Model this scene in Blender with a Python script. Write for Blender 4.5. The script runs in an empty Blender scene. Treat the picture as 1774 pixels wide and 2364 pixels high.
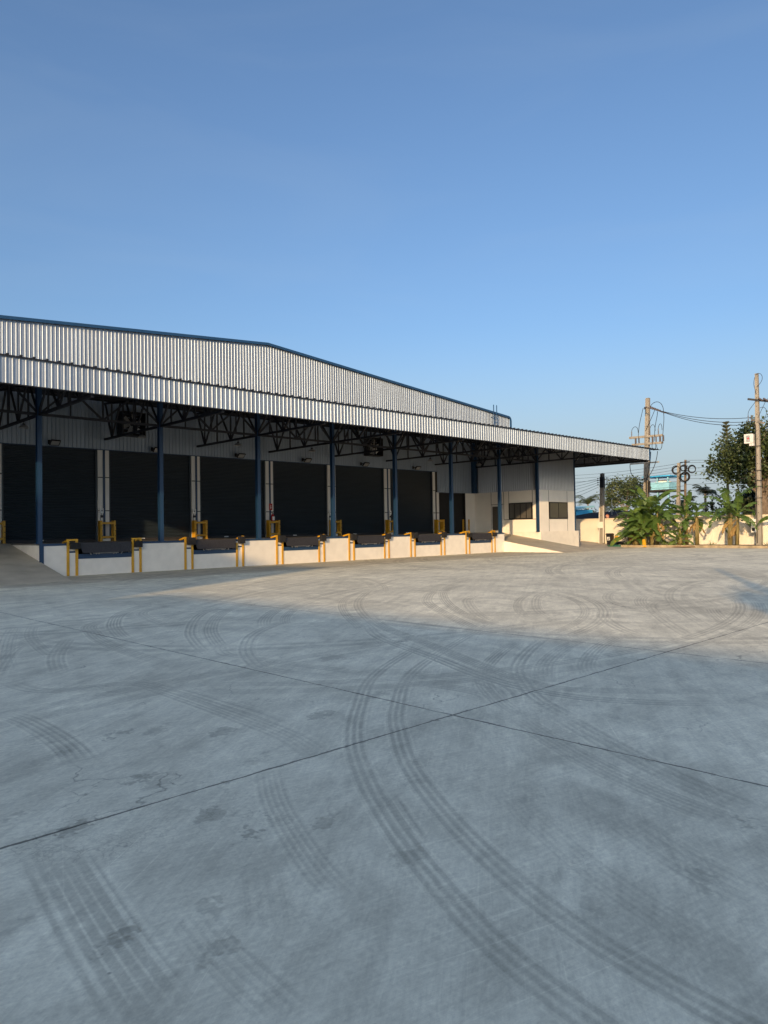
import bpy, math, random
import numpy as np
from mathutils import Vector, Matrix
PI=math.pi
R=math.radians
SC=bpy.context.scene
COL=SC.collection

# ------------------------------------------------------------------ camera, sky, sun, exposure
cam_d=bpy.data.cameras.new('camera'); cam=bpy.data.objects.new('camera',cam_d); COL.objects.link(cam)
SC.camera=cam
yaw,pitch,roll=R(45.772),R(1.3697),R(-0.9176)
F_=Vector((math.cos(yaw)*math.cos(pitch),math.sin(yaw)*math.cos(pitch),math.sin(pitch)))
R_=Vector((math.sin(yaw),-math.cos(yaw),0)); U_=R_.cross(F_)
r2=R_*math.cos(roll)+U_*math.sin(roll); u2=-R_*math.sin(roll)+U_*math.cos(roll)
cam.matrix_world=Matrix(((r2.x,u2.x,-F_.x,0),(r2.y,u2.y,-F_.y,0),(r2.z,u2.z,-F_.z,1.65),(0,0,0,1)))
cam_d.sensor_fit='HORIZONTAL'; cam_d.sensor_width=36.0; cam_d.lens=36.0*1661.9/1774
cam_d.clip_start=0.05; cam_d.clip_end=3000
SUN_EL=R(14.6); SUN_DIR=Vector((0.886,0.464,-0.2605)).normalized()      # the way the light travels
w=bpy.data.worlds.new('World'); SC.world=w; w.use_nodes=True
nt=w.node_tree; bg=nt.nodes['Background']
sky=nt.nodes.new('ShaderNodeTexSky'); sky.sky_type='NISHITA'; sky.sun_disc=False
sky.sun_elevation=SUN_EL; sky.sun_rotation=math.atan2(-SUN_DIR.x,-SUN_DIR.y)
sky.air_density=1.0; sky.dust_density=3.8; sky.ozone_density=3.6; sky.altitude=0
# thin high cloud and pale haze low in the sky, mixed by direction
tcw=nt.nodes.new('ShaderNodeTexCoord'); sx=nt.nodes.new('ShaderNodeSeparateXYZ'); nt.links.new(tcw.outputs['Generated'],sx.inputs[0])
mpw=nt.nodes.new('ShaderNodeMapping'); mpw.inputs['Scale'].default_value=(1.6,1.6,7); mpw.inputs['Rotation'].default_value=(.25,.1,.6); nt.links.new(tcw.outputs['Generated'],mpw.inputs[0])
nw=nt.nodes.new('ShaderNodeTexNoise'); nw.inputs['Scale'].default_value=1.5; nw.inputs['Detail'].default_value=7; nw.inputs['Distortion'].default_value=.7; nt.links.new(mpw.outputs[0],nw.inputs[0])
mc=nt.nodes.new('ShaderNodeMapRange'); mc.inputs[1].default_value=.46; mc.inputs[2].default_value=.78; mc.inputs[3].default_value=0; mc.inputs[4].default_value=.07; nt.links.new(nw.outputs[0],mc.inputs[0])
mh=nt.nodes.new('ShaderNodeMapRange'); mh.interpolation_type='SMOOTHSTEP'; mh.inputs[1].default_value=-.02; mh.inputs[2].default_value=.28; mh.inputs[3].default_value=.85; mh.inputs[4].default_value=0; nt.links.new(sx.outputs[2],mh.inputs[0])
ma=nt.nodes.new('ShaderNodeMath'); ma.operation='MAXIMUM'; nt.links.new(mc.outputs[0],ma.inputs[0]); nt.links.new(mh.outputs[0],ma.inputs[1])
mw=nt.nodes.new('ShaderNodeMix'); mw.data_type='RGBA'; nt.links.new(ma.outputs[0],mw.inputs[0]); nt.links.new(sky.outputs[0],mw.inputs[6]); mw.inputs[7].default_value=(2.6,3.0,3.25,1)
nt.links.new(mw.outputs[2],bg.inputs[0]); bg.inputs[1].default_value=0.15
sd=bpy.data.lights.new('sun','SUN'); sd.energy=3.1; sd.angle=R(0.55); sd.color=(1.0,0.67,0.34)
so=bpy.data.objects.new('sun',sd); COL.objects.link(so)
so.rotation_euler=SUN_DIR.to_track_quat('-Z','Y').to_euler(); so.location=(-40,-20,30)
SC.view_settings.view_transform='Standard'; SC.view_settings.look='None'
SC.view_settings.exposure=0.5; SC.view_settings.gamma=1.0
SC.cycles.max_bounces=8
SC.cycles.use_denoising=True; SC.cycles.denoising_prefilter='ACCURATE'; SC.cycles.denoising_input_passes='RGB_ALBEDO_NORMAL'

# ------------------------------------------------------------------ materials
def newmat(name):
    m=bpy.data.materials.new(name); m.use_nodes=True
    return m,m.node_tree,m.node_tree.nodes['Principled BSDF']
def mat(name,col,rough=.7,metal=0,var=.12,scale=3.0,bump=0.0,bscale=40.0,stain=0.0,spec=.5,stretch=(1,1,1)):
    """base colour varied by two noise octaves; optional bump and darker stains"""
    m,t,b=newmat(name); N=t.nodes; L=t.links
    tc=N.new('ShaderNodeNewGeometry'); mp=N.new('ShaderNodeMapping'); mp.inputs['Scale'].default_value=stretch
    L.new(tc.outputs['Position'],mp.inputs[0])
    n=N.new('ShaderNodeTexNoise'); n.inputs['Scale'].default_value=scale; n.inputs['Detail'].default_value=6
    L.new(mp.outputs[0],n.inputs[0])
    mr=N.new('ShaderNodeMapRange'); mr.inputs[1].default_value=.3; mr.inputs[2].default_value=.7
    mr.inputs[3].default_value=1-var; mr.inputs[4].default_value=1+var; L.new(n.outputs[0],mr.inputs[0])
    mx=N.new('ShaderNodeMix'); mx.data_type='RGBA'; mx.blend_type='MULTIPLY'; mx.inputs[0].default_value=1
    mx.inputs[6].default_value=(*col,1); L.new(mr.outputs[0],mx.inputs[7]); out=mx.outputs[2]
    if stain:
        n2=N.new('ShaderNodeTexNoise'); n2.inputs['Scale'].default_value=scale*.37; n2.inputs['Detail'].default_value=8
        L.new(mp.outputs[0],n2.inputs[0]); m2=N.new('ShaderNodeMapRange')
        m2.inputs[1].default_value=.5; m2.inputs[2].default_value=.72; m2.inputs[3].default_value=1; m2.inputs[4].default_value=1-stain
        L.new(n2.outputs[0],m2.inputs[0]); q=N.new('ShaderNodeMix'); q.data_type='RGBA'; q.blend_type='MULTIPLY'
        q.inputs[0].default_value=1; L.new(out,q.inputs[6]); L.new(m2.outputs[0],q.inputs[7]); out=q.outputs[2]
    L.new(out,b.inputs['Base Color'])
    b.inputs['Roughness'].default_value=rough; b.inputs['Metallic'].default_value=metal
    b.inputs['Specular IOR Level'].default_value=spec
    if bump:
        n3=N.new('ShaderNodeTexNoise'); n3.inputs['Scale'].default_value=bscale; n3.inputs['Detail'].default_value=5
        L.new(tc.outputs['Position'],n3.inputs[0]); bp=N.new('ShaderNodeBump'); bp.inputs['Strength'].default_value=bump
        bp.inputs['Distance'].default_value=.02; L.new(n3.outputs[0],bp.inputs['Height']); L.new(bp.outputs[0],b.inputs['Normal'])
    return m
def leafmat(name,c1,c2,rough=.5,trans=.25,scale=1.3):
    m,t,b=newmat(name); N=t.nodes; L=t.links
    g=N.new('ShaderNodeNewGeometry'); n=N.new('ShaderNodeTexNoise'); n.inputs['Scale'].default_value=scale; n.inputs['Detail'].default_value=5
    L.new(g.outputs['Position'],n.inputs[0]); cr=N.new('ShaderNodeValToRGB')
    cr.color_ramp.elements[0].position=.35; cr.color_ramp.elements[0].color=(*c1,1)
    cr.color_ramp.elements[1].position=.68; cr.color_ramp.elements[1].color=(*c2,1)
    L.new(n.outputs[0],cr.inputs[0]); L.new(cr.outputs[0],b.inputs['Base Color']); b.inputs['Roughness'].default_value=rough
    tr=N.new('ShaderNodeBsdfTranslucent'); L.new(cr.outputs[0],tr.inputs[0]); ms=N.new('ShaderNodeMixShader'); ms.inputs[0].default_value=trans
    L.new(b.outputs[0],ms.inputs[1]); L.new(tr.outputs[0],ms.inputs[2]); L.new(ms.outputs[0],N['Material Output'].inputs[0])
    return m
M={}
M['zinc']=mat('zinc_sheet',(.345,.41,.49),.54,.76,.05,1.2,stretch=(6,6,.4))
def laps(m,w_,amt):
    t=m.node_tree; N=t.nodes; L=t.links; b=N['Principled BSDF']; src=b.inputs['Base Color'].links[0].from_socket
    g=N.new('ShaderNodeNewGeometry'); s=N.new('ShaderNodeSeparateXYZ'); L.new(g.outputs['Position'],s.inputs[0])
    d=N.new('ShaderNodeMath'); d.operation='DIVIDE'; d.inputs[1].default_value=w_; L.new(s.outputs[0],d.inputs[0])
    f=N.new('ShaderNodeMath'); f.operation='FLOOR'; L.new(d.outputs[0],f.inputs[0])
    wn=N.new('ShaderNodeTexWhiteNoise'); wn.noise_dimensions='1D'; L.new(f.outputs[0],wn.inputs['W'])
    r=N.new('ShaderNodeMapRange'); r.inputs[3].default_value=1-amt; r.inputs[4].default_value=1+amt; L.new(wn.outputs['Value'],r.inputs[0])
    x=N.new('ShaderNodeMix'); x.data_type='RGBA'; x.blend_type='MULTIPLY'; x.inputs[0].default_value=1; L.new(src,x.inputs[6]); L.new(r.outputs[0],x.inputs[7]); L.new(x.outputs[2],b.inputs['Base Color'])
laps(M['zinc'],.772,.07)
M['zinc_in']=mat('zinc_sheet_wall',(.42,.43,.45),.36,.9,.06,1.2,stretch=(6,6,.4))
M['navy']=mat('navy_paint',(.009,.042,.105),.42,0,.10,4)
M['navy_trim']=mat('blue_trim',(.014,.062,.155),.4,0,.08,2)
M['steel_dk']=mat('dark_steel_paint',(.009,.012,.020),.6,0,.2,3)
M['white_wall']=mat('white_render',(.81,.775,.70),.85,0,.05,2.6,.12,60,.09)
M['white_panel']=mat('white_panel',(.82,.795,.74),.8,0,.03,1.5,.06,80,.03)
M['joint']=mat('joint_seal',(.03,.028,.026),.9)
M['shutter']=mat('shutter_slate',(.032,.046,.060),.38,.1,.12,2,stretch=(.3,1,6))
M['rubber']=mat('rubber',(.012,.012,.013),.75,0,.3,12)
M['yellow']=mat('safety_yellow',(.62,.33,.018),.45,0,.10,8,stain=.1)
M['lip']=mat('leveler_plate',(.045,.043,.046),.6,.3,.2,5,stretch=(6,6,1),stain=.2)
M['galv']=mat('galvanised',(.42,.42,.42),.5,.5,.2,10)
M['slab']=mat('dock_slab',(.17,.16,.145),.8,0,.12,2,.1,40,.12)
M['ramp']=mat('ramp_concrete',(.48,.44,.35),.9,0,.14,1.4,.25,50,.15)
M['black']=mat('black_plastic',(.012,.012,.013),.5,0,.2,6)
M['dark_in']=mat('jamb_and_interior_shade',(.02,.02,.02),.9)  # near-black stands in for shade inside pits and doorway; also colours the jambs
M['win_frame']=mat('window_frame',(.006,.006,.007),.5)
M['alu_white']=mat('white_aluminium',(.65,.64,.62),.5)
M['red']=mat('red_paint',(.45,.02,.02),.4)
M['white_paint']=mat('white_paint',(.8,.8,.78),.5)
M['cream']=mat('cream_wall',(.80,.75,.65),.85,0,.05,1.2,.1,50,.08)
M['cream_cap']=mat('cream_cap',(.72,.64,.5),.85,0,.06,2)
M['concrete']=mat('pole_concrete',(.30,.275,.235),.9,0,.15,4,.2,30,.25,stretch=(1,1,.35))
M['kerb']=mat('kerb_concrete',(.36,.29,.19),.9,0,.22,4,.3,30,.3)
M['soil']=mat('soil',(.16,.12,.075),1,0,.3,3,.5,20)
M['drive']=mat('driveway_concrete',(.46,.42,.35),.9,0,.2,1.5,.3,30,.25)
M['wire']=mat('cable_black',(.015,.015,.016),.6)
M['wire_far']=mat('cable_grey',(.05,.055,.065),.6)
M['insul']=mat('insulator',(.10,.08,.075),.3)
M['blue_wall']=mat('sky_blue_paint',(.05,.42,.75),.6,0,.08,2)
M['blue_roof']=mat('pale_blue_sheet',(.35,.68,.78),.5,.1,.08,2)
M['cyan']=mat('cyan_paint',(.26,.55,.66),.6,0,.15,3)
M['roof_dk']=mat('dark_roof_sheet',(.045,.042,.042),.95,0,.2,3,spec=.1)
M['royal']=mat('royal_blue_wall',(.012,.06,.30),.6,0,.1,2)
M['dish']=mat('dish_salmon',(.62,.30,.22),.6)
M['bark']=mat('bark',(.16,.12,.085),.95,0,.25,6,.4,30)
M['bark_pale']=mat('bark_pale',(.22,.19,.15),.95,0,.25,6,.3,30)
M['banana_stem']=mat('banana_stem',(.20,.16,.06),.7,0,.35,4,stretch=(3,3,.5))
M['leaf_dead']=leafmat('dry_leaf',(.30,.19,.07),(.42,.28,.10),.8,.2)
M['banana']=leafmat('banana_leaf',(.065,.135,.03),(.15,.24,.065),.38,.3,.8)
M['banana_y']=leafmat('banana_leaf_young',(.10,.17,.03),(.17,.25,.05),.4,.35,.8)
M['leaf_dk']=leafmat('broad_leaf',(.032,.055,.018),(.10,.13,.045),.45,.2,1.2)
M['leaf_olive']=leafmat('olive_leaf',(.055,.085,.028),(.13,.16,.06),.6,.25,1.0)
M['leaf_pine']=leafmat('pine_needle',(.045,.062,.032),(.10,.115,.06),.6,.1,1.5)
M['leaf_palm']=leafmat('palm_leaf',(.05,.075,.025),(.12,.15,.055),.5,.2,1.0)
M['leaf_bush']=leafmat('bush_leaf',(.018,.032,.012),(.05,.07,.025),.6,.15,1.2)
M['net']=mat('green_net',(.02,.12,.075),.9,0,.35,10,.5,30)
M['bag']=mat('black_bag',(.012,.012,.014),.3,0,.2,8,.5,14)
M['wood']=mat('old_plank',(.26,.17,.10),.9,0,.3,5,.3,30,stretch=(1,.2,1))
M['factory']=mat('factory_sheet',(.72,.70,.67),.6,.1,.06,2)
def glass(name,col,rough=.04):
    m,t,b=newmat(name); b.inputs['Base Color'].default_value=(*col,1); b.inputs['Roughness'].default_value=rough
    b.inputs['Specular IOR Level'].default_value=.9; b.inputs['Coat Weight'].default_value=.6; b.inputs['Coat Roughness'].default_value=.03
    return m
M['glass']=glass('window_glass',(.10,.097,.09)); M['glass_door']=glass('door_glass',(.11,.10,.085),.15)
M['lens']=glass('lamp_lens',(.4,.4,.39),.3)

# ------------------------------------------------------------------ mesh helpers
class MB:
    def __init__(s): s.v=[]; s.f=[]; s.m=[]
    def add(s,vs,fs,mi=0):
        o=len(s.v); s.v+= [tuple(p) for p in vs]; s.f+=[tuple(i+o for i in f) for f in fs]; s.m+=[mi]*len(fs)
    def hexa(s,p,mi=0):   # 8 points: bottom ring 0-3, top ring 4-7
        s.add(p,[(3,2,1,0),(4,5,6,7),(0,1,5,4),(1,2,6,5),(2,3,7,6),(3,0,4,7)],mi)
    def box(s,x0,x1,y0,y1,z0,z1,mi=0):
        s.hexa([(x0,y0,z0),(x1,y0,z0),(x1,y1,z0),(x0,y1,z0),(x0,y0,z1),(x1,y0,z1),(x1,y1,z1),(x0,y1,z1)],mi)
    def bevbox(s,x0,x1,y0,y1,z0,z1,b=.01,mi=0):
        import bmesh
        bm=bmesh.new(); bmesh.ops.create_cube(bm,size=1)
        for v in bm.verts: v.co=((x0+x1)/2+v.co.x*(x1-x0),(y0+y1)/2+v.co.y*(y1-y0),(z0+z1)/2+v.co.z*(z1-z0))
        bmesh.ops.bevel(bm,geom=bm.edges[:],offset=b,segments=2,profile=.6,affect='EDGES')
        bm.verts.index_update(); s.add([v.co[:] for v in bm.verts],[[v.index for v in f.verts] for f in bm.faces],mi); bm.free()
    def bar(s,a,b,w,h=None,mi=0,up=(0,0,1)):
        a=Vector(a); b=Vector(b); d=(b-a).normalized(); h=h or w; u=Vector(up)
        if abs(d.dot(u))>.98: u=Vector((0,1,0))
        x=d.cross(u).normalized(); y=x.cross(d).normalized()
        p=[]
        for q in (a,b):
            for sx,sy in ((-1,-1),(1,-1),(1,1),(-1,1)): p.append(q+x*(sx*w/2)+y*(sy*h/2))
        s.hexa([tuple(q) for q in p],mi)
    def tube(s,pts,r,n=6,mi=0,cap=True):
        P=[Vector(p) for p in pts]; k=len(P)
        rs=r if isinstance(r,(list,tuple)) else [r]*k
        vs=[]; ref=None
        for i,p in enumerate(P):
            d=(P[min(i+1,k-1)]-P[max(i-1,0)]).normalized()
            if ref is None:
                ref=Vector((1,0,0)) if abs(d.x)<.8 else Vector((0,1,0))
            x=(ref-d*ref.dot(d)).normalized(); ref=x; y=d.cross(x)
            for j in range(n):
                a=2*PI*j/n; vs.append(p+x*(rs[i]*math.cos(a))+y*(rs[i]*math.sin(a)))
        fs=[]
        for i in range(k-1):
            for j in range(n):
                j2=(j+1)%n; fs.append((i*n+j,i*n+j2,(i+1)*n+j2,(i+1)*n+j))
        if cap: fs.append(tuple(range(n-1,-1,-1))); fs.append(tuple((k-1)*n+j for j in range(n)))
        s.add(vs,fs,mi)
    def lathe(s,c,prof,n=16,mi=0):    # prof: (r,z)
        vs=[];fs=[]
        for r,z in prof:
            for j in range(n):
                a=2*PI*j/n; vs.append((c[0]+r*math.cos(a),c[1]+r*math.sin(a),c[2]+z))
        for i in range(len(prof)-1):
            for j in range(n):
                j2=(j+1)%n; fs.append((i*n+j,i*n+j2,(i+1)*n+j2,(i+1)*n+j))
        fs.append(tuple(range(n-1,-1,-1))); fs.append(tuple((len(prof)-1)*n+j for j in range(n)))
        s.add(vs,fs,mi)
    def prism(s,poly,axis,a,b,mi=0):  # polygon of 2-D points extruded along axis from a to b
        n=len(poly)
        def mk(p,t):
            if axis=='x': return (t,p[0],p[1])
            if axis=='y': return (p[0],t,p[1])
            return (p[0],p[1],t)
        vs=[mk(p,a) for p in poly]+[mk(p,b) for p in poly]
        fs=[tuple(range(n-1,-1,-1)),tuple(range(n,2*n))]+[(i,(i+1)%n,n+(i+1)%n,n+i) for i in range(n)]
        s.add(vs,fs,mi)
    def build(s,name,mats,parent=None,smooth=False,org=None):
        if not isinstance(mats,(list,tuple)): mats=[mats]
        o3=Vector(org) if org is not None else (parent_world(parent) if parent else Vector((0,0,0)))
        me=bpy.data.meshes.new(name); me.from_pydata([(v[0]-o3.x,v[1]-o3.y,v[2]-o3.z) for v in s.v],[],s.f)
        for m in mats: me.materials.append(M[m] if isinstance(m,str) else m)
        me.polygons.foreach_set('material_index',s.m)
        if smooth: me.polygons.foreach_set('use_smooth',[True]*len(s.f))
        me.update()
        import bmesh
        ob=bpy.data.objects.new(name,me); COL.objects.link(ob)
        if parent is not None: ob.parent=parent
        else: ob.location=o3
        return ob
def parent_world(p):
    v=Vector((0,0,0))
    while p is not None: v+=Vector(p.location); p=p.parent
    return v
def tag(o,label=None,cat=None,group=None,kind=None):
    if label: o['label']=label
    if cat: o['category']=cat
    if group: o['group']=group
    if kind: o['kind']=kind
    return o
def empty(name,loc,label,cat,group=None):
    o=bpy.data.objects.new(name,None); COL.objects.link(o); o.location=loc; o.empty_display_size=.3
    return tag(o,label,cat,group)
def kids(o): return [c for c in bpy.data.objects if c.parent==o]
def copy_tree(o,parent=None,keep=True):
    c=o.copy(); COL.objects.link(c)
    if parent is not None: c.parent=parent
    for k in kids(o): copy_tree(k,c)
    return c
def copy_thing(o,loc,label,rotz=None):
    c=copy_tree(o); c.location=loc; c['label']=label
    if rotz is not None: c.rotation_euler.z=rotz
    return c

# profiled sheet: runs along dvec from s0 to s1, ribs out along nvec
def sheet(mb,org,dvec,nvec,s0,s1,pitch,depth,zb,zt,mi=0,prof=((.0,0),(.28,0),(.305,.10),(.33,0),(.62,0),(.735,1),(.82,1),(.96,0))):
    org=Vector(org); d=Vector(dvec); n=Vector(nvec); us=[]
    k=0
    while s0+k*pitch<s1:
        for a,h in prof:
            u=s0+(k+a)*pitch
            if u<s1: us.append((u,h))
        k+=1
    us.append((s1,0))
    vs=[];fs=[]
    for u,h in us:
        p=org+d*u+n*(h*depth)
        zb_=zb(u) if callable(zb) else zb; zt_=zt(u) if callable(zt) else zt
        vs.append((p.x,p.y,zb_)); vs.append((p.x,p.y,zt_))
    for i in range(len(us)-1): fs.append((2*i,2*i+2,2*i+3,2*i+1))
    mb.add(vs,fs,mi)
TRACKS= [(0.8, [(9.8, 8.03), (7.27, 6.87), (5.59, 5.94), (4.48, 4.98), (3.77, 4.25), (3.26, 3.57), (2.88, 2.96), (2.56, 2.35), (2.32, 1.82), (2.21, 1.44), (2.13, 1.0), (2.03, 0.3), (1.95, -0.6)]), (0.8, [(11.0, 8.12), (7.93, 6.72), (5.96, 5.71), (4.72, 4.72), (4.1, 4.08), (3.6, 3.47), (3.16, 2.77), (2.83, 2.13), (2.63, 1.6), (2.54, 1.18), (2.47, 0.7), (2.37, 0.0), (2.28, -0.9)]), (0.5, [(17.49, 17.22), (14.24, 15.04), (11.87, 13.45), (10.52, 12.18), (9.37, 10.76), (8.41, 9.37), (7.66, 8.25)]), (0.5, [(14.24, 15.04), (12.06, 13.19), (10.73, 11.89), (9.59, 10.49), (8.62, 9.11), (7.88, 7.99)]), (0.5, [(9.88, 10.68), (8.59, 8.94), (7.63, 6.98), (6.8, 5.3), (6.4, 4.23), (6.67, 3.6), (7.67, 2.41)]), (0.5, [(8.65, 9.36), (7.66, 7.98), (6.88, 6.15), (6.32, 4.84), (6.19, 3.83), (6.52, 3.05), (7.22, 2.27)]), (0.35, [(5.69, 5.94), (5.96, 5.54), (6.19, 4.99), (5.94, 4.43), (5.38, 3.92)]), (0.35, [(5.43, 5.67), (5.65, 5.25), (5.71, 4.52), (5.43, 4.13)]), (0.6, [(15.19, 12.74), (14.08, 12.61), (12.71, 11.62), (11.68, 10.63), (10.42, 9.02), (9.48, 7.73), (8.47, 6.33)]), (0.6, [(17.23, 13.77), (14.63, 12.66), (13.23, 11.57), (11.72, 10.06), (10.48, 8.54), (9.65, 7.21), (8.75, 5.99)]), (0.4, [(14.41, 11.37), (12.99, 10.6), (11.96, 9.74), (10.78, 8.56), (9.77, 7.36)]), (0.35, [(16.04, 10.65), (14.02, 9.83), (12.83, 9.11), (11.68, 8.23), (10.7, 7.18)]), (0.35, [(15.37, 10.03), (13.93, 9.34), (12.8, 8.62), (11.7, 7.78)]), (0.45, [(16.98, 10.87), (15.05, 10.31), (13.62, 9.59), (12.5, 8.88), (11.42, 8.01), (10.62, 7.16)]), (0.4, [(16.62, 10.49), (14.83, 9.89), (13.24, 8.95), (12.04, 8.07), (10.99, 7.05)]), (0.5, [(18.41, 8.79), (17.04, 9.05), (15.41, 8.42), (14.23, 7.64), (13.38, 6.78), (12.94, 6.07), (12.68, 5.27), (12.86, 4.05)]), (0.4, [(21.42, 9.52), (18.98, 8.88), (18.13, 8.32), (17.6, 7.48), (16.05, 6.31), (15.2, 5.82)]), (0.5, [(15.8, 7.25), (14.42, 6.86), (13.38, 6.33), (12.17, 5.57), (11.21, 4.9), (10.22, 4.14)]), (0.45, [(16.68, 8.04), (15.17, 7.5), (13.78, 6.72), (12.94, 6.07), (11.86, 5.29)]), (0.45, [(14.54, 5.72), (13.57, 5.26), (12.39, 4.63)]), (0.4, [(14.59, 5.65), (14.02, 5.09), (12.96, 4.58)]), (0.4, [(17.3, 7.17), (15.97, 6.42), (15.11, 5.94)]), (0.45, [(13.98, 7.43), (12.81, 7.08), (11.92, 6.59), (10.93, 5.82), (10.0, 4.84)]), (0.4, [(11.77, 8.64), (12.22, 7.83), (13.13, 6.66), (14.82, 5.83), (16.7, 5.44)]), (0.35, [(10.22, 7.5), (10.97, 6.72), (11.86, 5.45), (13.4, 4.37)]), (0.4, [(17.16, 12.57), (17.55, 11.48), (16.64, 8.84)]), (0.45, [(8.82, 6.22), (7.84, 5.83), (6.8, 5.3), (6.16, 4.84), (5.59, 4.22), (5.2, 3.64)]), (0.45, [(9.47, 6.17), (8.05, 5.57), (7.03, 5.03), (6.43, 4.54), (5.85, 3.93), (5.32, 3.08)]), (0.45, [(10.78, 5.79), (8.93, 5.44), (7.66, 4.99), (6.9, 4.56), (6.43, 4.2)]), (0.35, [(10.44, 5.38), (9.0, 5.04), (7.82, 4.57), (7.13, 4.12)]), (0.45, [(5.25, 3.82), (4.89, 3.25), (4.54, 2.63), (4.28, 2.01), (4.12, 1.36)]), (0.45, [(5.52, 3.52), (4.99, 2.7), (4.61, 2.01), (4.38, 1.44)]), (0.4, [(3.13, 3.29), (2.93, 2.96), (2.74, 2.64)]), (0.5, [(9.14, 15.53), (7.21, 14.75), (5.45, 13.29), (4.91, 12.08), (4.56, 10.61), (4.4, 9.02), (4.37, 7.45)]), (0.5, [(8.42, 16.49), (6.68, 14.73), (5.68, 13.01), (5.1, 11.43), (4.87, 10.42)]), (0.45, [(8.08, 15.16), (6.93, 14.4), (6.43, 13.16), (6.07, 11.55)]), (0.5, [(9.18, 14.56), (7.5, 13.01), (6.13, 11.02), (5.43, 9.57), (4.98, 8.35)]), (0.5, [(9.38, 14.29), (7.74, 12.71), (6.5, 11.01), (5.73, 9.55), (5.23, 8.32)]), (0.4, [(8.17, 10.96), (6.71, 9.89), (5.8, 8.82), (5.22, 7.81), (5.04, 7.1), (5.38, 5.55)]), (0.4, [(6.39, 9.49), (5.68, 9.28), (5.25, 8.57), (5.3, 7.98), (5.64, 5.81)]), (0.5, [(2.1, 7.3), (2.18, 6.97), (2.19, 6.41), (2.15, 5.78), (2.06, 5.23)]), (0.4, [(4.35, 14.14), (3.78, 12.63), (3.16, 10.74), (2.82, 9.43)]), (0.4, [(4.7, 14.22), (4.11, 12.64), (3.77, 11.22), (3.52, 9.79)]), (0.4, [(4.44, 11.84), (3.64, 10.18), (3.19, 8.8)]), (0.4, [(5.48, 13.79), (4.09, 12.26), (3.44, 11.29), (2.89, 10.02), (2.32, 8.5)]), (0.4, [(2.61, 9.06), (2.76, 8.0), (3.59, 7.58), (3.71, 5.91), (3.63, 4.74)]), (0.35, [(3.64, 8.28), (3.6, 6.59), (3.55, 5.47), (3.49, 4.7), (3.31, 4.04)]), (0.35, [(1.37, 4.03), (1.23, 3.09), (1.14, 2.32)]), (0.35, [(1.43, 3.96), (1.28, 3.03), (1.19, 2.27)]), (0.35, [(1.59, 2.93), (1.52, 2.51), (1.48, 1.98)]), (0.35, [(2.92, 4.2), (2.57, 3.6), (2.24, 2.83), (2.13, 2.43)]), (0.35, [(2.07, 3.07), (1.84, 2.67), (1.72, 2.49)]), (0.3, [(3.73, 2.82), (3.21, 1.95), (2.95, 1.36), (2.81, 0.94)]), (0.4, [(3.82, 2.07), (3.53, 1.55), (3.39, 1.13)]), (0.35, [(5.64, 19.54), (9.41, 21.4), (16.2, 25.72), (23.49, 28.61), (38.24, 33.3)]), (0.45, [(8.82, 15.65), (13.33, 19.53), (20.22, 23.38), (29.1, 28.1)]), (0.35, [(4.41, 15.29), (7.13, 17.54), (9.66, 17.15)])]
STAINS= [(2.59, 5.82, 0.9), (3.23, 5.26, 0.8), (4.08, 5.06, 0.8), (2.19, 4.67, 0.9), (2.27, 4.5, 0.5), (2.22, 3.79, 0.8), (2.2, 3.37, 1), (2.61, 3.21, 0.7), (1.56, 4.15, 1), (1.27, 2.91, 0.9), (1.52, 2.51, 0.7), (2.83, 5.69, 0.5), (5.0, 5.24, 0.5), (2.6, 2.55, 0.5), (4.14, 1.46, 0.8), (3.39, 1.42, 0.6), (3.0, 4.42, 0.4), (1.66, 2.86, 0.6), (1.91, 5.59, 0.5), (6.05, 7.2, 0.5), (3.82, 3.53, 0.4), (3.67, 2.53, 0.4), (1.44, 4.58, 0.6), (2.86, 1.67, 0.4)]
# long faint manoeuvring sweeps in pairs, besides the tracks read off the photograph
EXTRA=[]
_r=random.Random(41)
for _k in range(64):
    _R=_r.uniform(5.5,15); _cx=_r.uniform(4,42); _cy=_r.uniform(4,21); _a0=_r.uniform(0,6.28); _sp=_r.uniform(.9,2.3); _s=_r.uniform(.34,.62)
    for _d in (0,.35):
        EXTRA.append((_s,[(_cx+(_R+_d)*math.cos(_a0+_sp*i/7)*(1+.03*i),_cy+(_R+_d)*math.sin(_a0+_sp*i/7)*(1-.02*i)) for i in range(8)]))
for _k in range(16):
    _x=_r.uniform(-2,30); _y=_r.uniform(1,22); _a=_r.choice([_r.uniform(-.15,.25),_r.uniform(.6,1.0)]); _L=_r.uniform(7,18); _c=_r.uniform(-.012,.012); _s=_r.uniform(.22,.42)
    for _d in (0,.35): EXTRA.append((_s,[(_x+_L*i/6*math.cos(_a+_c*i*i)-_d*math.sin(_a),_y+_L*i/6*math.sin(_a+_c*i*i)+_d*math.cos(_a)) for i in range(7)]))
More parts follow.
